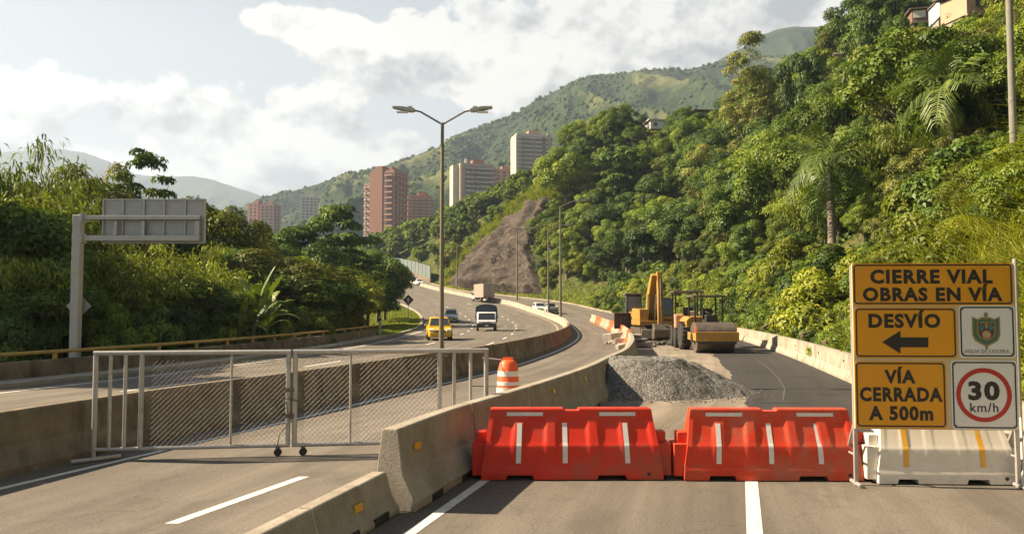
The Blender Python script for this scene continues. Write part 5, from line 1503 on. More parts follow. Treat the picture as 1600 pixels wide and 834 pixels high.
def try_place(x, y, key, s, zoff=0., force=False, mind=1.0, squash=1.):
    z = float(H(x, y))
    px, py = to_px(x, y, z + 2*s)
    if not force:
        if px < -60 or px > 1680: return False
        p0 = to_px(x, y, z)
        if 105 < y < 215 and key != 'far':
            # keep the rock and its grassy rim clear
            for hh in (0., 1.5*s, 3.5*s):
                qx, qy = to_px(x, y, z+hh)
                for sx in (-1.6*s, 0, 1.6*s):
                    ddx = sx*F/y
                    if y < 215 and (in_poly(qx+ddx, qy, CLIFF) or in_poly(qx+ddx, qy, BAND)): return False
        if key == 'far' and y < 255 and 590 < px < 704 and x < float(fR(y)) + 2.5 + 2.6*s: return False
        if key == 'far' and y < 215:
            if in_poly(*p0, CLIFF) or in_poly(*to_px(x, y, z+4*s), CLIFF) or in_poly(*p0, BAND): return False
        for (hx, hy, hw, hh, hd) in HOLES:
            tx_, ty_ = to_px(x, y, z + PROTO[key][4]*s)
            if y < hd and abs(px-hx) < hw + 2.4*s*F/y and ty_ < hy+hh and p0[1] > hy-hh: return False
        R = PROTO[key][3]*s
        for (ax_, ay_, ar) in placed:
            if (ax_-x)**2 + (ay_-y)**2 < (mind*(R+ar)*.5)**2: return False
        placed.append((x, y, R))
    place_tree(key, (x, y, z - .15*s + zoff), s, LAB[key], GRP[key], squash=squash)
    return True
cnt = {}
tries = 0
# bank shrubs first
for _ in range(2600):
    y = 13 + 125*rg.random()**1.35; u = .9 + rg.random()*5.5
    if 150 < y: continue
    x = float(fR(y)) + u
    px, py = to_px(x, y, float(H(x, y)))
    if y < 27 and u < 9 and rg.random() < .93: continue            # the reedy grass stands here
    if u < 2.2 and rg.random() < .5: continue
    k = rg.choice(['bush', 'ybush', 'dbush', 'ybush', 'bush'])
    s = rg.uniform(.55, 1.15)*(.6 + .1*min(u, 5)) * (1.0 if y < 60 else 1.35)
    if try_place(x, y, k, s, mind=1.0): cnt['b'] = cnt.get('b', 0)+1
    if cnt.get('b', 0) > 175: break
for it_ in range(17000):
    y = 20 + 190*rg.random(); u = 4.5 + rg.random()**1.1*48
    x = float(fR(y)) + u
    if y > 185 and u > 40: continue
    px, py = to_px(x, y, float(H(x, y)))
    if px > 1640: continue
    n_ = float(vnoise(x/11, y/11, 0, 41)); n2 = float(vnoise(x/16, y/16, 5, 43))
    if n_ > .28: k = rg.choice(['yellow', 'broad', 'broad'])
    elif n_ < -.30: k = rg.choice(['dark', 'dark', 'broad'])
    else: k = rg.choice(['broad', 'dark', 'olive', 'dark', 'broad'] if n2 < .25 else ['olive', 'olive', 'broad'])
    if rg.random() < .05 and y < 110: k = 'bamboo'
    if it_ < 1500:
        if (u > 24 and y < 120) or y < 42: continue
        s = rg.uniform(1.05, 1.6)
    else: s = rg.uniform(.5, 1.05)*(.55 + .016*min(u, 22))*(1 + .0012*y)
    if k == 'bamboo': s *= .75
    if try_place(x, y, k, s, mind=.95 if y < 120 else 1.05): cnt['t'] = cnt.get('t', 0)+1
    if cnt.get('t', 0) >= 560: break
print('hillside', cnt)
# far slope behind the bend
c = 0
for _ in range(5000):
    y = 186 + 139*rg.random(); u = 2 + rg.random()*85
    x = float(fR(y)) + u
    px, py = to_px(x, y, float(H(x, y)))
    if px < 540 or px > 960: continue
    s = rg.uniform(.55, 1.05)*(1 if y > 222 else .7)
    if try_place(x, y, 'far', s, mind=.95): c += 1
    if c > 280: break
print('far', c)

for i, (px, py, key, s) in enumerate([(872, 322, 'bush', 1.3), (862, 345, 'dbush', 1.2), (850, 372, 'ybush', 1.25), (846, 398, 'bush', 1.3), (850, 425, 'dbush', 1.2), (856, 448, 'ybush', 1.2), (846, 300, 'ybush', 1.0), (818, 318, 'bush', .9), (786, 345, 'ybush', .95), (755, 376, 'bush', .9), (728, 408, 'ybush', .9), (706, 434, 'bush', .9), (765, 352, 'dbush', 1.3), (735, 385, 'bush', 1.3), (716, 405, 'dbush', 1.2), (800, 318, 'bush', 1.3), (830, 290, 'dbush', 1.4), (850, 272, 'bush', 1.4)]):
    h_ = hit(px, py, 110, 260)
    if h_ and h_.x > float(fR(h_.y)) + 1: place_tree(key, h_, s, 'shrub hanging over the edge of the bare rock cliff', 'shrubs around the edge of the rock cliff')
# grassy rim and pale grasses above the rock
bp = []
for _ in range(5200):
    px = rg.uniform(690, 905); py = rg.uniform(260, 452)
    if in_poly(px, py, BAND):
        h_ = hit(px, py, 110, 240)
        if h_ and h_.x > float(fR(h_.y)) + .4: bp.append(h_)
grass_obj('slope_grass', bp, 1.3, 3.2, .22, 'grass', 'yellow green grass fringing the top of the rock cliff', 'grass', 61, .9, 3, 9, .6)
# verge grass along the far right edge of the road
vp = []
for _ in range(5200):
    y = 70 + 130*rg.random(); u = .5 + abs(rg.gauss(0, 1.9)); vp.append((float(fR(y))+u, y, 0))
grass_obj('verge_grass', vp, .25, .7, .09, 'grass', 'grass verge between the far road edge and the hillside trees', 'grass', 62, .6, 3, 3, .3)
# bank behind the parapet
vp = []
for _ in range(5200):
    y = 16 + 62*rg.random(); u = .45 + abs(rg.gauss(0, 2.0)); vp.append((float(fR(y))+u, y, 0))
grass_obj('bank_grass', vp, .25, .85, .035, 'grass', 'grass and weeds on the bank above the pale parapet', 'grass', 63, .7, 3, 4, .25)
# tall reedy grass near the sign, right
vp = []
for _ in range(520):
    y = 13 + 15*rg.random(); u = 1.0 + rg.random()*8.5; vp.append((float(fR(y))+u, y, 0))
grass_obj('tall_grass', vp, 1.2, 2.9, .05, 'grass', 'tall yellow green reedy grass on the bank behind the sign', 'grass', 64, .95, 6, 17, .45)
vp2 = [p for p in vp if rg.random() < .33]
grass_obj('dry_grass', vp2, 1.5, 3.1, .045, 'drygrass', 'dry straw coloured blades hanging among the tall reedy grass', 'grass', 65, 1.3, 6, 12, .4)

# leafy ground cover over the slope
def cover(name, n, region, mat, leaf, label, seed, hmax=.9):
    rg_ = np.random.default_rng(seed); x, y = region(rg_, n)
    nz = fbm(x/2.2, y/2.2, 0, 3, seed)
    z = H(x, y) + np.clip(.35+nz*.7, .05, 1.4)*hmax*rg_.uniform(.5, 1.05, n)
    pos = np.stack([x, y, z], 1); nr = rg_.normal(0, .5, (n, 3)) + np.array([-.35, -.25, .7])
    V, Fq = leaf_quads(pos, nr, rg_.normal(size=(n, 3)) + np.array([-.3, -.2, -.3]), leaf*rg_.uniform(.6, 1.3, n), leaf*.6)
    o = np_mesh(name, V, Fq, LM[mat], attr={'tint': ('FACE', np.clip(rg_.normal(.45, .2, n) + .2*nz, 0, 1))}); return tag(o, label, 'undergrowth', kind='stuff')
def reg_right(rg_, n):
    y = 14 + 196*rg_.random(n)**1.4; u = .6 + 50*rg_.random(n)**1.3; x = fR(y) + u
    m_ = np.ones(n, bool)
    px, py = [], []
    for i in range(n):
        if y[i] > 100:
            a, b_ = to_px(x[i], y[i], float(H(x[i], y[i]))); m_[i] = not in_poly(a, b_, CLIFF)
    return x[m_], y[m_]
def cover2(*a, **k): return cover(*a, **k)
_old = cover
def cover(name, n, region, mat, leaf, label, seed, hmax=.9):
    rg_ = np.random.default_rng(seed); x, y = region(rg_, n); n = len(x)
    nz = fbm(x/2.2, y/2.2, 0, 3, seed)
    z = H(x, y) + np.clip(.35+nz*.7, .05, 1.4)*hmax*rg_.uniform(.5, 1.05, n)
    pos = np.stack([x, y, z], 1); nr = rg_.normal(0, .5, (n, 3)) + np.array([-.35, -.25, .7])
    V, Fq = leaf_quads(pos, nr, rg_.normal(size=(n, 3)) + np.array([-.3, -.2, -.3]), leaf*rg_.uniform(.6, 1.3, n), leaf*.6)
    o = np_mesh(name, V, Fq, LM[mat], attr={'tint': ('FACE', np.clip(rg_.normal(.45, .2, n) + .2*nz, 0, 1))}); return tag(o, label, 'undergrowth', kind='stuff')
cover('undergrowth', 60000, reg_right, 'dark', .36, 'leafy undergrowth between the trees of the steep hillside', 71, .7)

# ------------------------------------------------------------------ named plants on the right
def at(px, py, y): return P(px, py, y)
def stand(px, y, top_py=None):
    x = P(px, 480, y).x; return (x, y, float(H(x, y)))
def on_hit(px, py, lo=10):
    return hit(px, py, lo) 
p_ = stand(1303, 47); zt = P(1303, 268, 47).z
palm(p_, max(1.6, (zt-p_[2])/1.25), 1.25, 'large palm with drooping fronds in the middle of the hillside trees', 17, .17)
p_ = stand(1498, 40); zt = P(1498, 158, 40).z
palm(p_, max(2.0, (zt-p_[2])/1.1), 1.1, 'tallest large palm near the right end of the hillside, dead skirt under its crown', 18, .19, 8)
p_ = stand(1306, 88); zt = P(1306, 130, 88).z
palm(p_, max(3, zt-p_[2]), .85, 'slender palm with upright fronds high on the hillside', 12, .13, 22)
p_ = stand(1176, 118); zt = P(1176, 52, 118).z; s = (zt - p_[2])/14.3
place_tree('euca', p_, max(.8, s), 'tall slim eucalyptus standing above the hillside skyline', None, variant=0)
for px, y, top, key, lab in [(978, 160, 186, 'layer', 'spreading flat topped tree on the skyline right of the tall white tower'),
                             (1258, 112, 66, 'dark', 'round dark tree on the skyline beside the small brick hut'),
                             (1376, 92, 16, 'dark', 'broad dark tree on the skyline left of the wooden house'),
                             (1440, 122, -8, 'sparse', 'thin airy tree rising behind the wooden house'),
                             (885, 176, 222, 'broad', 'rounded tree on the skyline just right of the tall white tower'),
                             (1075, 165, 170, 'dark', 'small dark tree on the skyline left of the roofed hillside house')]:
    p_ = stand(px, y); zt = P(px, top, y).z; s = (zt - p_[2])/PROTO[key][4]
    sw = {1376: 1.1, 1258: 1.15}.get(px, max(.7, min(2.2, s)))
    place_tree(key, p_, sw, lab, None, squash=max(.7, min(2.2, s))/sw)

for px, y, top, key, lab in [(1290, 43, 350, 'dbush', 'deep green shrub hiding the trunk of the middle palm'), (1318, 44, 342, 'bush', 'green shrub at the foot of the middle palm, on its right'), (1300, 38, 372, 'ybush', 'yellow green shrub in front of the middle palm'), (1490, 34, 240, 'ybush', 'yellow green shrub below the tallest palm'), (1520, 33, 235, 'dbush', 'deep green shrub below the tallest palm')]:
    p_ = stand(px, y); s = (P(px, top, y).z - p_[2])/1.9
    if s > .2: place_tree(key, p_, min(s, 1.6), lab, None)
# ------------------------------------------------------------------ left side planting
GL = {'bamboo': ('feathery bamboo clump in the dark wood behind the yellow rail', 'bamboo clumps behind the yellow rail'), 'broad': ('mid green tree in the dark wood behind the yellow rail', 'green trees behind the yellow rail'),
      'dark': ('deep green tree in the dark wood behind the yellow rail', 'deep green trees behind the yellow rail'), 'yellow': ('yellow green tree in the wood behind the yellow rail', 'yellow green trees behind the yellow rail'),
      'bush': ('green shrub close behind the yellow rail', 'green shrubs behind the yellow rail'), 'ybush': ('yellow green shrub close behind the yellow rail', 'yellow green shrubs behind the yellow rail'), 'dbush': ('deep green shrub close behind the yellow rail', 'deep green shrubs behind the yellow rail'),
      'olive': ('olive toned tree in the wood behind the yellow rail', 'olive trees behind the yellow rail'), 'layer': ('flat topped layered tree in the wood behind the yellow rail', 'layered trees behind the yellow rail')}
def L(px, y, top, key, lab=None, squash=1., wid=None):
    x = P(px, 480, y).x; z = float(H(x, y)); zt = P(px, top, y).z
    s = (zt - z)/PROTO[key][4]
    if wid: sx = wid; squash = s/sx; s = sx
    if lab: place_tree(key, (x, y, z-.1), s, lab, None, squash=squash)
    else: place_tree(key, (x, y, z-.1), s, GL[key][0], GL[key][1], squash=squash)
L(30, 38, 236, 'bamboo', 'tallest feathery bamboo arching up at the left end of the wood', wid=1.15)
L(-20, 33, 270, 'bamboo'); L(75, 45, 272, 'yellow', wid=1.35); L(-70, 48, 290, 'dark'); L(60, 36, 300, 'bamboo', wid=1.1); L(5, 31, 320, 'dark', wid=1.1); L(45, 33, 330, 'bamboo', wid=.95)
L(145, 52, 262, 'olive', 'pale crowned tree between the tall bamboo and the gantry panel', wid=1.1)
L(222, 50, 243, 'umbrella', 'slender tree with flat leaf tiers rising above the gantry panel', wid=1.15)
L(105, 33, 365, 'bamboo', wid=1.0); L(160, 40, 330, 'yellow', wid=1.15); L(200, 34, 400, 'bamboo', wid=.9); L(265, 36, 390, 'bamboo', wid=.95); L(240, 45, 350, 'dark', wid=1.2)
L(300, 42, 385, 'bamboo', wid=.9); L(335, 58, 322, 'yellow', wid=1.3); L(290, 60, 330, 'broad', wid=1.3); L(365, 66, 345, 'olive', wid=1.2); L(345, 40, 415, 'bamboo', wid=.9); L(185, 33, 430, 'bamboo', wid=.8)
L(405, 62, 380, 'olive', wid=1.2); L(425, 80, 362, 'dark', wid=1.5); L(470, 84, 358, 'layer', wid=1.7)
L(527, 88, 326, 'layer', 'tallest layered tree rising in the middle of the left wood', wid=1.5)
L(500, 78, 385, 'dark', wid=1.3); L(555, 86, 400, 'layer', wid=1.3); L(590, 100, 398, 'dark', wid=1.3); L(601, 106, 416, 'dark', 'rounded dark tree at the tip of the left wood by the grass verge', wid=1.0)
L(540, 74, 425, 'yellow', wid=1.1); L(575, 82, 432, 'broad', wid=1.0); L(460, 64, 410, 'broad', wid=1.2); L(455, 56, 450, 'yellow', wid=.9); L(510, 62, 445, 'yellow', wid=.95)
L(388, 52, 430, 'dark', wid=.95); L(320, 36, 440, 'dark', wid=.7); L(30, 28, 420, 'dark', wid=.8); L(-30, 27, 390, 'bamboo', wid=.8); L(70, 29, 420, 'bamboo', wid=.75)
for i, (px, y, top, key) in enumerate([(30, 25.5, 485, 'dbush'), (-10, 25, 470, 'dbush'), (80, 30, 470, 'dbush'), (150, 31.5, 480, 'dbush'), (190, 29.5, 470, 'bush'), (235, 31, 475, 'dbush'), (285, 33, 480, 'dbush'), (330, 36, 478, 'bush'), 
     (445, 46, 482, 'bush'), (462, 46, 478, 'ybush'), (495, 50, 470, 'ybush'), (440, 47, 465, 'ybush'), (525, 56, 466, 'ybush'), (548, 60, 470, 'ybush'), (490, 45, 490, 'ybush'), (515, 52, 488, 'ybush'), (470, 52, 468, 'bush')]):
    L(px, y, top, key, wid=.75)
for px, y, top in [(396, 36.8, 414), (374, 36., 452), (418, 38.4, 440)]:
    x = P(px, 480, y).x; z = float(H(x, y)); s = (P(px, top, y).z - z)/3.6
    banana((x, y, z), s, {396: 'tallest banana plant with upright pale leaves behind the yellow rail', 374: 'lower banana plant with drooping leaves, left of the tallest one', 418: 'second banana plant leaning toward the yellow green shrubs'}[px], 'banana plants behind the yellow rail')
for px, y, top, key in [(-250, 28, 110, 'broad'), (-300, 24.5, 70, 'yellow'), (-215, 33, 170, 'broad')]: L(px, y, top, key, wid=1.05)
# second row and fill deeper in the wood
rg = random.Random(5)
for i in range(34):
    y = rg.uniform(48, 110); px = rg.uniform(-60, 590)
    x = P(px, 480, y).x
    if x > float(fL(y)) - 4: continue
    key = rg.choice(['broad', 'dark', 'yellow', 'olive', 'dark'])
    top = np.interp(px, [-60, 100, 330, 450, 590], [330, 330, 360, 400, 425]) + rg.uniform(0, 35)
    L(px, y, float(top), key, wid=rg.uniform(1.1, 1.5))
def reg_left(rg_, n):
    y = 20 + 95*rg_.random(n); v = np.where(y < 57, 1.5, 8.5) + 22*rg_.random(n)**1.6; return fL(y) - v, y
cover('undergrowth', 26000, reg_left, 'dark', .34, 'shaded leafy undergrowth in the wood behind the yellow rail', 72, 1.0)
# grass verge on the inside of the bend
vp = []
for _ in range(9000):
    y = 58 + 75*rg.random(); v = .2 + 8*rg.random()**1.1; vp.append((float(fL(y))-v, y, 0))
grass_obj('lawn_grass', vp, .10, .26, .07, 'lawn', 'bright green grass verge on the inside of the bend', 'grass', 66, .5, 2, 5, .25)
# ================================================================== far buildings
def wallmat(n, c, d=None): return MT.setdefault(n, plain(n, c, .85, 0, .07, .4, 0, d))
MT['pane'] = plain('window_glass_far', (.045, .05, .055), .2, 0, .2, .3)
def block(parent, nm, w, d, z0, z1, mat, x=0., y=0.):
    return MB().box((x, y, (z0+z1)/2), (w, d, z1-z0)).build(nm, mat, parent)
def facade(parent, axis, pos, along, z0, fl, fh, ww, wh, balc=None, protoW=None):
    """copies of one window (and balcony) over a facade: axis 'f' faces -y at y=pos, 's' faces +x, 'w' faces -x"""
    w0 = None; b0 = None
    for k in range(fl):
        for a in along:
            z = z0 + fh*(k+.5)
            if w0 is None:
                m = MB(); m.box((0, 0, 0), (ww, .12, wh)); w0 = m.build('window', MT['pane'], parent); o = w0
            else:
                o = w0.copy(); COL.objects.link(o); reg(o, parent)
            if axis == 'f': o.location = (a, pos-.04, z); o.rotation_euler = (0, 0, 0)
            elif axis == 's': o.location = (pos+.04, a, z); o.rotation_euler = (0, 0, R_(90))
            else: o.location = (pos-.04, a, z); o.rotation_euler = (0, 0, R_(-90))
            if balc:
                if b0 is None:
                    m = MB(); m.box((0, -.62, -wh*.62), (ww*1.25, 1.2, .14)); m.box((0, -1.2, -wh*.62+.5), (ww*1.25, .08, .9)); b0 = m.build('balcony', balc, parent); q = b0
                else:
                    q = b0.copy(); COL.objects.link(q); reg(q, parent)
                q.location = o.location; q.rotation_euler = o.rotation_euler
def tower(label, px, base_py, top_py, y, w, d, rot, mat, front, side, floors, balc=None, roof=True, extra=None, mat2=None, west=None, cat='apartment building'):
    x = P(px, 480, y).x; zb = P(px, base_py, y).z; zt = P(px, top_py, y).z; h = zt-zb
    t = thing('apartment_building', label, cat, (x, y, zb), R_(rot))
    block(t, 'wall', w, d, -45, h, mat)
    if mat2: block(t, 'side_wall', .5, d*.999, -44, h-.3, mat2, w/2+.1)
    fh = h/floors
    if front: facade(t, 'f', -d/2, [w*q for q in front], 0, floors, fh, w*.13, fh*.55, balc)
    if side: facade(t, 's', w/2 + (.35 if mat2 else 0), [d*q for q in side], 0, floors, fh, d*.13, fh*.55, balc)
    if west: facade(t, 'w', -w/2, [d*q for q in west], 0, floors, fh, d*.13, fh*.55, None)
    if roof:
        block(t, 'roof_parapet', w*.98, d*.98, h, h+1.0, mat)
        block(t, 'roof_house', w*.34, d*.4, h+1, h+3.6, mat2 or mat, w*.08)
    if extra: extra(t, w, d, h)
    return t
BR = wallmat('brick_red', (.27, .135, .098)); BR2 = wallmat('brick_pale', (.34, .20, .15)); WH = wallmat('render_white', (.46, .405, .335)); BE = wallmat('render_beige', (.38, .30, .23)); TC = wallmat('terracotta', (.36, .16, .095)); GY = wallmat('render_grey', (.33, .32, .30))
def ex_brick(t, w, d, h):
    block(t, 'stair_tower', w*.32, d*.5, -40, h+3.5, BR, -w*.12, -d*.28)
    block(t, 'lower_wing', w*.34, d*.8, -40, h-5.5, BR2, -w*.62, .0)
    facade(t, 'f', -d*.4, [-w*.70, -w*.56], 0, 11, (h-6)/11, 1.3, 1.4, WH)
tower('tall red brick tower block rising behind the left wood', 606, 392, 272, 470, 17, 15, -24, BR, (.22, .38), (-.34, -.1, .14, .36), 14, BR2, True, ex_brick, None)
def ex_white(t, w, d, h):
    block(t, 'end_wall', w*.12, d*1.06, -40, h+1.5, BE, w*.46)
    block(t, 'pier', .9, .5, -40, h, BE, -w*.02, -d*.51); block(t, 'pier', .9, .5, -40, h, BE, -w*.49, -d*.51)
tower('tall white tower block with balconies standing above the hillside trees', 829, 300, 216, 430, 19, 13, 14, WH, (-.38, -.25, -.12, .10, .23, .34), (-.3, 0, .3), 13, WH, True, ex_white, BR2)
def ex_mid(t, w, d, h):
    block(t, 'stair_tower', w*.18, d*.7, -40, h+.5, WH, -w*.58, 1.); block(t, 'pier', w*.12, .8, -40, h, BE, -w*.42, -d*.52)
    block(t, 'chimney', 1.1, 1.1, h, h+4.5, WH, -w*.25)
tower('mid height beige apartment block with ribbon windows left of the white tower', 741, 318, 262, 410, 18, 12, 16, BE, (-.26, -.13, 0, .13, .26, .39), (-.3, 0, .3), 8, WH, True, ex_mid, BR)
tower('left of two small red brick towers beyond the wood', 400, 372, 320, 640, 10, 12, -18, BR, (-.2, .2), (-.25, .2), 10, None, True)
tower('right of two small red brick towers beyond the wood', 420, 372, 322, 632, 12, 12, -10, BR2, (-.3, 0, .3), (-.25, .2), 10, None, True)
tower('slim white tower between the brick pair and the tall brick block', 482, 362, 310, 760, 15, 14, 12, WH, (-.36, -.12, .12, .36), (-.25, .2), 11, None, True)
tower('low white block just right of the slim white tower', 513, 362, 326, 800, 17, 14, 8, WH, (-.3, 0, .3), None, 6, None, True)
tower('low terracotta block with small roof boxes right of the tall brick tower', 655, 345, 310, 520, 16, 12, 10, TC, (-.36, -.12, .12, .36), (-.2, .2), 7, BE, True)
tower('small grey block tucked behind the low terracotta one', 640, 345, 314, 560, 14, 12, 0, GY, (-.3, 0, .3), None, 6, None, True)
tower('low brick block between the beige apartments and the white tower', 786, 300, 270, 455, 12, 12, 8, BR2, (-.3, 0, .3), None, 6, None, True)
tower('small pale block at the left edge of the brick pair', 378, 372, 350, 600, 13, 11, 5, BE, (-.3, 0, .3), None, 4, None, False)
# pale retaining wall with panels at the end of the visible road
t = thing('retaining_wall', 'pale panelled wall closing the view where the road bends away', 'wall', (0, 0, 0))
MT['panel'] = plain('pale_green_panel', (.15, .18, .165), .5, 0, .08, .5)
fQ = lambda q: fR(q) + .1
sweep(MB(), [(-.25, 0), (-.25, 1.3), (.25, 1.3), (.25, 0)], fQ, 203, 252, 2.).build('plinth', MT['conc_dark'], t)
sweep(MB(), [(-.08, 1.3), (-.08, 4.4), (.08, 4.4), (.08, 1.3)], fQ, 203.5, 251.5, 2.).build('screen_panel', MT['panel'], t)
for q in np.arange(203.5, 252, 4.): MB().box((float(fQ(q)), q-.1, float(zg(q))+2.9), (.22, .3, 3.3)).build('panel_post', MT['galv'], t)

# ================================================================== hillside houses
def house(label, px, py, y, w, d, h, rot, wall, roofm, pitch=.12, stilts=True, over=.5, windows=2, extra=None):
    # stand it where the slope reaches the floor line
    q_ = np.arange(y - 22, y + 30, .5); zz_ = np.array([P(px, py, v).z for v in q_]); hh_ = H(np.array([P(px, py, v).x for v in q_]), q_)
    ok_ = np.nonzero(hh_ > zz_ - .9)[0]
    y = float(q_[ok_[0]]) if len(ok_) else float(q_[np.argmin(zz_ - hh_)])
    c = P(px, py, y)
    g = float(H(c.x, y)); c.z = min(c.z, g + (1.2 if 'hut' in label else 3.))
    t = thing('hillside_house', label, 'house', (c.x, y, c.z), R_(rot))
    MB().box((0, d/2, h/2), (w, d, h)).build('wall', wall, t)
    MB().prism([(-over, h+.02), (d+over, h+.02+pitch*d), (d+over, h+.2+pitch*d), (-over, h+.2)], -w/2-over, w/2+over, 'x').build('roof', roofm, t)
    dep = min(max(1.5, c.z - g + 2.5), 3.2)
    MB().box((0, d*.6, -dep/2), (w*.92, d*.7, dep)).build('foundation', MT['slab'], t)
    if stilts:
        for q in np.linspace(-w*.46, w*.46, 4): MB().box((q, .15, -dep/2), (.2, .2, dep)).build('stilt', MT['pole'], t)
        MB().box((0, .05, -.1), (w*1.02, .5, .2)).build('floor_beam', MT['pole'], t)
    for i in range(windows):
        q = w*(-.5 + (i+.5)/windows)
        f_ = MB().box((q, -.02, h*.55), (w/windows*.36, .08, h*.42)).build('window', MT['pane'], t)
        MB().box((q, -.05, h*.33), (w/windows*.42, .14, .08)).build('sill', MT['kerb'], f_)
    if extra: extra(t, w, d, h)
    return t
WD = wallmat('weathered_boards', (.20, .12, .085), ((.36, .28, .22), .5, .8)); PE = wallmat('peach_render', (.44, .29, .19)); BM = wallmat('blue_grey_sheet', (.33, .38, .42)); RT = plain('rusty_roof_sheet', (.14, .10, .075), .8, .1, .25, 2); WR = wallmat('white_render', (.62, .58, .52))
def ex_shack(t, w, d, h):
    MB().box((-w*.3, -.06, h*.62), (w*.34, .05, h*.55)).build('board_panel', WR, t)
    MB().box((w*.22, -.06, -.75), (w*.5, .1, 1.0)).build('lower_wall', WR, t)
    MB().box((w*.46, -.2, .3), (.5, .5, h*2.0)).build('corner_pier', TC, t)
house('weathered wooden house on stilts at the top of the hillside', 1454, 33, 92, 4.6, 4, 1.7, -14, WD, RT, .05, True, .35, 2, ex_shack)
house('blue grey metal sheet house between the wooden and the peach house', 1497, 24, 96, 4.0, 4, 2.0, -10, BM, RT, .05, False, .1, 0)
house('peach coloured house with overhanging dark roof at the top right', 1533, 24, 92, 3.7, 4, 2.6, 12, PE, RT, .1, True, .6, 1)
house('small brick and white hut on the skyline beside the round dark tree', 1322, 86, 118, 3.4, 3, 1.2, -16, TC, WR, .1, False, .2, 1)
house('dark roofed house half hidden at the top of the slope below the eucalyptus', 1104, 172, 168, 4.6, 5, 2.7, 8, BE, RT, .1, True, .9, 2)
house('low white roofed house on the skyline above the hillside trees', 1032, 201, 178, 4.6, 5, 1.9, 4, WR, WR, .05, False, .5, 2)

for px, py, lab, key in [(1318, 92, 'leafy shrub hiding the foot of the small brick hut', 'bush'), (1330, 96, 'deep green shrub just right of the small brick hut', 'dbush'), (1452, 52, 'green shrub below the wooden house on stilts', 'bush'), (1500, 38, 'yellow green shrub below the blue grey metal house', 'ybush')]:
    h_ = hit(px, py+14, 60)
    if h_: place_tree(key, h_, 1.25, lab, None)
# ================================================================== mountains
def mountain_mat(name, forest, meadow, lo, scale):
    m, nt, b = nmat(name)
    tc = N(nt, 'ShaderNodeTexCoord')
    n1 = N(nt, 'ShaderNodeTexNoise', i_Scale=scale, i_Detail=9., i_Roughness=.62); nt.links.new(tc.outputs['Object'], n1.inputs['Vector'])
    n2 = N(nt, 'ShaderNodeTexNoise', i_Scale=scale*9, i_Detail=6., i_Roughness=.7); nt.links.new(tc.outputs['Object'], n2.inputs['Vector'])
    at = N(nt, 'ShaderNodeAttribute', attribute_name='ridge')
    ad = N(nt, 'ShaderNodeMath', operation='MULTIPLY_ADD'); ad.inputs[1].default_value = .42; nt.links.new(at.outputs['Fac'], ad.inputs[0]); nt.links.new(n1.outputs['Fac'], ad.inputs[2])
    r = ramp(nt, [(lo, forest), (lo+.10, meadow)]); nt.links.new(ad.outputs[0], r.inputs['Fac'])
    r2 = ramp(nt, [(.3, .55), (.7, 1.4)]); nt.links.new(n2.outputs['Fac'], r2.inputs['Fac'])
    mx = N(nt, 'ShaderNodeMix', data_type='RGBA', blend_type='MULTIPLY'); mx.inputs[0].default_value = 1
    nt.links.new(r.outputs['Color'], mx.inputs[6]); nt.links.new(r2.outputs['Color'], mx.inputs[7]); nt.links.new(mx.outputs[2], b.inputs['Base Color'])
    b.inputs['Roughness'].default_value = 1; b.inputs['Specular IOR Level'].default_value = .05
    bp = N(nt, 'ShaderNodeBump', i_Strength=1., i_Distance=6.); nt.links.new(n2.outputs['Fac'], bp.inputs['Height']); nt.links.new(bp.outputs[0], b.inputs['Normal'])
    return m
def mountain(name, ridge, Y0, Y1, zb, mat, amp, nx=420, nt_=120, pw=1.15, seed=3, ridge_y=None, lam=90.):
    """ridge: px,py skyline points read at distance Y1; slope runs down toward Y0 and back behind"""
    pxs = np.linspace(ridge[0][0], ridge[-1][0], nx)
    pys = np.interp(pxs, [p[0] for p in ridge], [p[1] for p in ridge])
    T = np.concatenate([np.linspace(0, 1, nt_), np.linspace(1.03, 1.6, 14)])
    Vs, rd = [], []
    for i, (px, py) in enumerate(zip(pxs, pys)):
        top = P(px, py, Y1)
        a = top.x/Y1
        yv = Y0 + (Y1-Y0)*T
        g = np.where(T <= 1, T**pw, 1 - (T-1)*1.1)
        z = zb + (top.z - zb)*g
        Vs.append(np.stack([a*yv, yv, z], 1))
    V = np.stack(Vs); hgt = (V[:, -15, 2] - zb)[:, None]
    X, Y = V[..., 0], V[..., 1]
    tt = np.broadcast_to(T[None, :], X.shape)
    wx = X + 40*fbm(X/260, Y/260, 0, 2, seed+5)
    rid = 1 - np.sqrt(fbm(wx/lam, Y/(lam*3.2), 0, 4, seed, .42)**2 + .006)*1.5
    rid2 = 1 - np.abs(fbm(wx/(lam*.35), Y/(lam*1.2), 0, 3, seed+2))*1.5
    env = np.clip(np.sin(np.pi*np.clip(tt, 0, 1)**1.1), 0, 1)**.7
    V[..., 2] += env*amp*(rid - .6) + env*amp*.10*(rid2 - .6) + (.25+env)*amp*.05*fbm(X/9, Y/9, 0, 2, seed+9)
    o = np_mesh(name, V.reshape(-1, 3), grid_faces(nx, len(T))[:, ::-1], mat, smooth=True, attr={'ridge': ('POINT', np.clip(rid, -1, 1).ravel())})
    return tag(o, kind='structure'), V
GM = mountain_mat('mountain_green', (.034, .052, .022), (.105, .115, .045), .80, .006)
BM_ = mountain_mat('mountain_far', (.04, .06, .03), (.06, .075, .035), .8, .003)
rid_g = [(180, 400), (300, 372), (360, 330), (400, 318), (440, 303), (480, 292), (520, 280), (545, 272), (575, 268), (600, 264), (640, 248), (680, 232), (720, 212), (760, 196), (800, 182), (830, 162), (860, 146), (890, 133), (905, 124), (935, 121), (970, 117), (1000, 110), (1040, 108), (1075, 109), (1100, 103), (1150, 92), (1220, 88), (1320, 84), (1450, 90), (1600, 100), (1720, 120)]
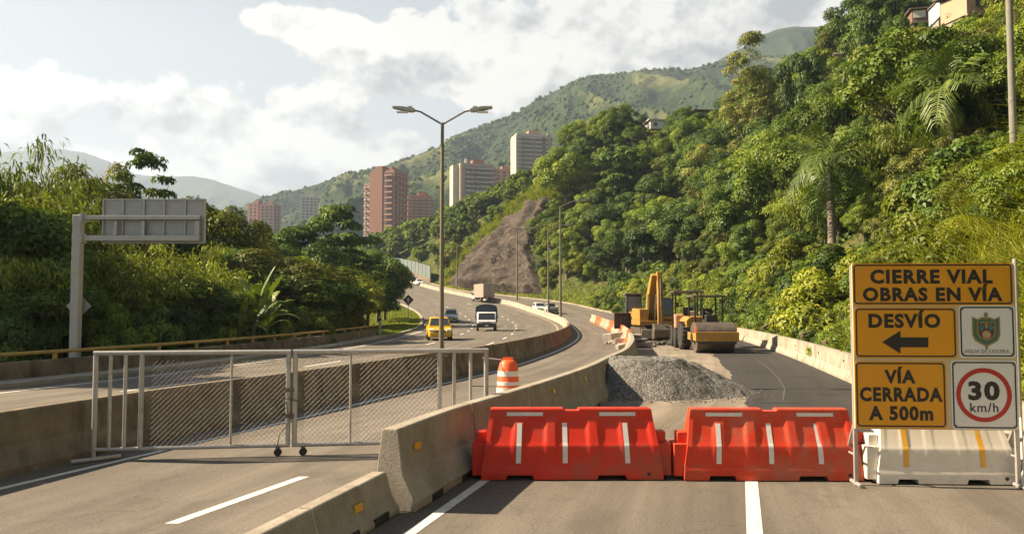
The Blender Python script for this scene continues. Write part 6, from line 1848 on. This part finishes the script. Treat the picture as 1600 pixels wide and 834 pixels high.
_, MV = mountain('green_mountain', rid_g, 430, 1250, 22, GM, 62, 460, 130, 1.05, 3)
rid_b = [(900, 230), (960, 190), (1030, 150), (1080, 118), (1130, 90), (1165, 72), (1190, 55), (1215, 46), (1240, 42), (1290, 43), (1335, 47), (1400, 70), (1500, 90), (1650, 120)]
mountain('high_mountain', rid_b, 950, 1560, 60, BM_, 70, 220, 80, 1.1, 13, None, 160.)
rid_l = [(-180, 262), (-60, 245), (0, 238), (50, 235), (90, 233), (130, 238), (170, 252), (210, 272), (250, 277), (300, 275), (330, 280), (365, 292), (400, 303), (430, 318), (470, 340), (560, 380)]
mountain('blue_mountain', rid_l, 2200, 3600, 0, BM_, 90, 200, 60, 1.1, 23, None, 220.)
# tree clumps over the green mountain's forest
rg_ = np.random.default_rng(91); n = 17000
ii = rg_.integers(0, MV.shape[0]-1, n); jj = (rg_.random(n)**.8*(MV.shape[1]-16)).astype(int)
jj[:1800] = 129 - rg_.integers(0, 3, 1800)
p = MV[ii, jj] + np.concatenate([rg_.uniform(-2, 2, (n, 2)), np.zeros((n, 1))], 1)
dens = fbm(p[:, 0]/70, p[:, 1]/110, 0, 3, 95); keep = (dens > -.22) | (np.arange(n) < 500); p = p[keep]; n = len(p)
base = np.array([(0,0,1),(1,0,.25),(.31,.95,.25),(-.81,.59,.25),(-.81,-.59,.25),(.31,-.95,.25),(.9,.3,-.5),(-.2,.95,-.5),(-1,-.1,-.5),(.3,-.9,-.5)], float)
fc = np.array([(0,1,2),(0,2,3),(0,3,4),(0,4,5),(0,5,1),(1,6,2),(2,6,7),(2,7,3),(3,7,8),(3,8,4),(4,8,9),(4,9,5),(5,9,1),(1,9,6)])
s = rg_.uniform(1.2, 3.3, n)*(.7 + p[:, 1]/2500)
V = p[:, None, :] + base[None]*rg_.uniform(.7, 1.25, (n, 10, 1))*s[:, None, None] + np.array([0, 0, 1.])*s[:, None, None]*.3
Fq = (np.arange(n)[:, None, None]*10 + fc[None]).reshape(-1, 3)
o = np_mesh('mountain_forest', V.reshape(-1, 3), Fq, LM['forest'], smooth=True, attr={'tint': ('FACE', np.repeat(np.clip(rg_.normal(.45, .2, n), 0, 1), len(fc)))}); tag(o, 'scattered dark forest over the slopes of the green mountain', 'forest', kind='stuff')
# valley floor out to the horizon
V = np.array([(-4900, -700, -7.5), (4900, -700, -7.5), (4900, 4700, -7.5), (-4900, 4700, -7.5)], float)
o = np_mesh('ground', V, np.array([(0, 1, 2, 3)]), MT['terrain']); tag(o, kind='structure')
# ================================================================== air, sky, sun, camera
HAZE = .00021
m = bpy.data.materials.new('haze_air'); m.use_nodes = True; nt = m.node_tree; nt.nodes.remove(nt.nodes['Principled BSDF'])
pv = N(nt, 'ShaderNodeVolumePrincipled'); pv.inputs['Density'].default_value = HAZE; pv.inputs['Color'].default_value = (.60, .75, .98, 1); pv.inputs['Anisotropy'].default_value = .25
nt.links.new(pv.outputs[0], nt.nodes['Material Output'].inputs['Volume'])
o = MB().box((0, 2000, 430), (9990, 5600, 890)).build('haze', m); tag(o, 'thin pale haze softening the far mountains', 'haze', kind='stuff')
o.location.z = 0

SUN = Vector((-1.25, .14, 1.0)).normalized()
W = bpy.data.worlds.new('World'); SC.world = W; W.use_nodes = True
nt = W.node_tree; nt.nodes.clear()
out = N(nt, 'ShaderNodeOutputWorld'); bg = N(nt, 'ShaderNodeBackground')
sky = N(nt, 'ShaderNodeTexSky', sky_type='NISHITA'); sky.sun_disc = False
sky.sun_elevation = math.asin(SUN.z); sky.sun_rotation = math.atan2(SUN.x, SUN.y); sky.air_density = 1.2; sky.dust_density = 2.5; sky.altitude = 1500
tc = N(nt, 'ShaderNodeTexCoord'); D = tc.outputs['Generated']
def vm(op, a, b=None):
    n = N(nt, 'ShaderNodeVectorMath', operation=op)
    for i, v in enumerate((a, b)):
        if v is None: continue
        if isinstance(v, (tuple, Vector)): n.inputs[i].default_value = tuple(v)
        else: nt.links.new(v, n.inputs[i])
    return n
def mt(op, a, b=None, c=None, clamp=False):
    n = N(nt, 'ShaderNodeMath', operation=op, use_clamp=clamp)
    for i, v in enumerate((a, b, c)):
        if v is None: continue
        if isinstance(v, (int, float)): n.inputs[i].default_value = v
        else: nt.links.new(v, n.inputs[i])
    return n.outputs[0]
def noise(vec, scale, det, ro, off=(0, 0, 0), sc=(1, 1, 1.25)):
    q = vm('ADD', D, off); q = vm('MULTIPLY', q.outputs[0], sc)
    n = N(nt, 'ShaderNodeTexNoise', i_Scale=scale, i_Detail=float(det), i_Roughness=ro); nt.links.new(q.outputs[0], n.inputs['Vector']); return n.outputs['Fac']
def dirpx(px, py):
    v = P(px, py, 1.0) - Vector((0, 0, CH)); return v.normalized()
# cumulus banks: centre, half width, half height (picture pixels of the photograph), weight
BL_ = [(660, 100, 160, 62, 1.), (800, 60, 200, 85, 1.), (930, 30, 210, 80, 1.), (1060, 60, 230, 95, 1.), (1230, 30, 210, 70, .9), (1400, 10, 180, 60, .8), (500, 42, 95, 26, .85), (315, 212, 125, 62, .95), (430, 262, 190, 70, .9), (505, 212, 100, 66, .95), (640, 240, 130, 46, .85),
       (10, 165, 100, 50, .8), (60, 240, 140, 50, .8), (235, 268, 150, 50, .8), (930, 105, 45, 22, .9), (850, 140, 90, 40, .9), (1000, 120, 160, 45, .55)]
acc = None
for (px, py, rx_, ry_, wt) in BL_:
    c = dirpx(px, py)
    d_ = vm('SUBTRACT', D, c); d_ = vm('MULTIPLY', d_.outputs[0], (F/rx_, F/rx_*.6, F/ry_))
    ln = vm('LENGTH', d_.outputs[0]).outputs['Value']
    v = mt('MULTIPLY', mt('SUBTRACT', 1.0, ln), wt)
    acc = v if acc is None else mt('MAXIMUM', acc, v)
acc = mt('MAXIMUM', acc, -1.2)
n1 = noise(D, 8., 9, .56); n1b = noise(D, 8., 9, .56, (SUN.x*.015, SUN.y*.015, SUN.z*.048)); n3 = noise(D, 30., 6, .6, (1, 2, 3)); n3b = noise(D, 30., 6, .6, (1+SUN.x*.006, 2, 3+.010)); n2 = noise(D, 2.2, 5, .55, (3, 1, 7))
gen = mt('MULTIPLY', mt('MULTIPLY_ADD', n2, 3.2, -2.75), 1.0)                 # stray cloud everywhere else
fld = mt('MAXIMUM', acc, gen)
den = mt('ADD', mt('MULTIPLY_ADD', mt('SUBTRACT', n1, .5), 2.5, fld), mt('MULTIPLY', mt('SUBTRACT', n3, .5), .9))
dens = N(nt, 'ShaderNodeMapRange', interpolation_type='SMOOTHSTEP'); dens.inputs[1].default_value = .04; dens.inputs[2].default_value = .24
nt.links.new(den, dens.inputs[0])
lit = mt('MULTIPLY_ADD', mt('ADD', mt('SUBTRACT', n1, n1b), mt('MULTIPLY', mt('SUBTRACT', n3, n3b), .30)), 5.6, .56)
thick = N(nt, 'ShaderNodeMapRange'); thick.inputs[1].default_value = .25; thick.inputs[2].default_value = 1.25; nt.links.new(den, thick.inputs[0])
lit = mt('SUBTRACT', lit, mt('MULTIPLY', thick.outputs[0], .34))
sd = vm('DOT_PRODUCT', D, SUN).outputs['Value']
side = N(nt, 'ShaderNodeMapRange'); side.inputs[1].default_value = -.35; side.inputs[2].default_value = .75; nt.links.new(sd, side.inputs[0])
lit = mt('ADD', lit, mt('MULTIPLY', side.outputs[0], .42), None, True)
cc = ramp(nt, [(0., (.13, .132, .136)), (.45, (.215, .212, .205)), (1., (.335, .318, .292))]); nt.links.new(lit, cc.inputs['Fac'])
# Nishita sky seen through a thin bright veil that thickens toward the sun side and the horizon
sk = N(nt, 'ShaderNodeVectorMath', operation='SCALE'); sk.inputs['Scale'].default_value = .019; nt.links.new(sky.outputs[0], sk.inputs[0])
sep = N(nt, 'ShaderNodeSeparateXYZ'); nt.links.new(D, sep.inputs[0])
vz = N(nt, 'ShaderNodeMapRange'); vz.inputs[1].default_value = .62; vz.inputs[2].default_value = .30; nt.links.new(sep.outputs[2], vz.inputs[0])
fy = N(nt, 'ShaderNodeMapRange'); fy.inputs[1].default_value = -.5; fy.inputs[2].default_value = .5; nt.links.new(mt('MAXIMUM', sd, sep.outputs[1]), fy.inputs[0])
veil = mt('MULTIPLY', mt('MULTIPLY_ADD', vz.outputs[0], .84, .02), mt('MULTIPLY_ADD', fy.outputs[0], .20, .80), None, True)
mv = N(nt, 'ShaderNodeMix', data_type='RGBA'); mv.inputs[7].default_value = (.212, .224, .232, 1); nt.links.new(veil, mv.inputs[0]); nt.links.new(sk.outputs[0], mv.inputs[6])
fin = N(nt, 'ShaderNodeMix', data_type='RGBA'); nt.links.new(mt('MULTIPLY', dens.outputs[0], mt('MULTIPLY_ADD', vz.outputs[0], .78, .18)), fin.inputs[0]); nt.links.new(mv.outputs[2], fin.inputs[6]); nt.links.new(cc.outputs['Color'], fin.inputs[7])
nt.links.new(fin.outputs[2], bg.inputs['Color']); bg.inputs['Strength'].default_value = 1.0
nt.links.new(bg.outputs[0], out.inputs['Surface'])

sl = bpy.data.lights.new('sun', 'SUN'); sl.energy = 5.0; sl.angle = R_(.6); sl.color = (1., .82, .58)
so = bpy.data.objects.new('sun', sl); link(so); so.rotation_euler = SUN.to_track_quat('Z', 'Y').to_euler(); so.location = (-60, 10, 50)

cam = bpy.data.cameras.new('camera'); cam.sensor_width = 36; cam.lens = F/1600*36; cam.clip_start = .1; cam.clip_end = 20000
co = bpy.data.objects.new('camera', cam); link(co); co.location = (0, 0, CH); co.rotation_euler = (R_(90) + TH, 0, 0); SC.camera = co
SC.view_settings.view_transform = 'Standard'; SC.view_settings.look = 'None'; SC.view_settings.gamma = 1; SC.view_settings.exposure = 1.76; SC.view_settings.use_curve_mapping = False
SC.cycles.use_denoising = True
SC.cycles.max_bounces = 6; SC.cycles.diffuse_bounces = 2; SC.cycles.glossy_bounces = 2; SC.cycles.transmission_bounces = 3; SC.cycles.transparent_max_bounces = 4; SC.cycles.volume_bounces = 0
SC.cycles.caustics_reflective = False; SC.cycles.caustics_refractive = False; SC.cycles.sample_clamp_indirect = 6
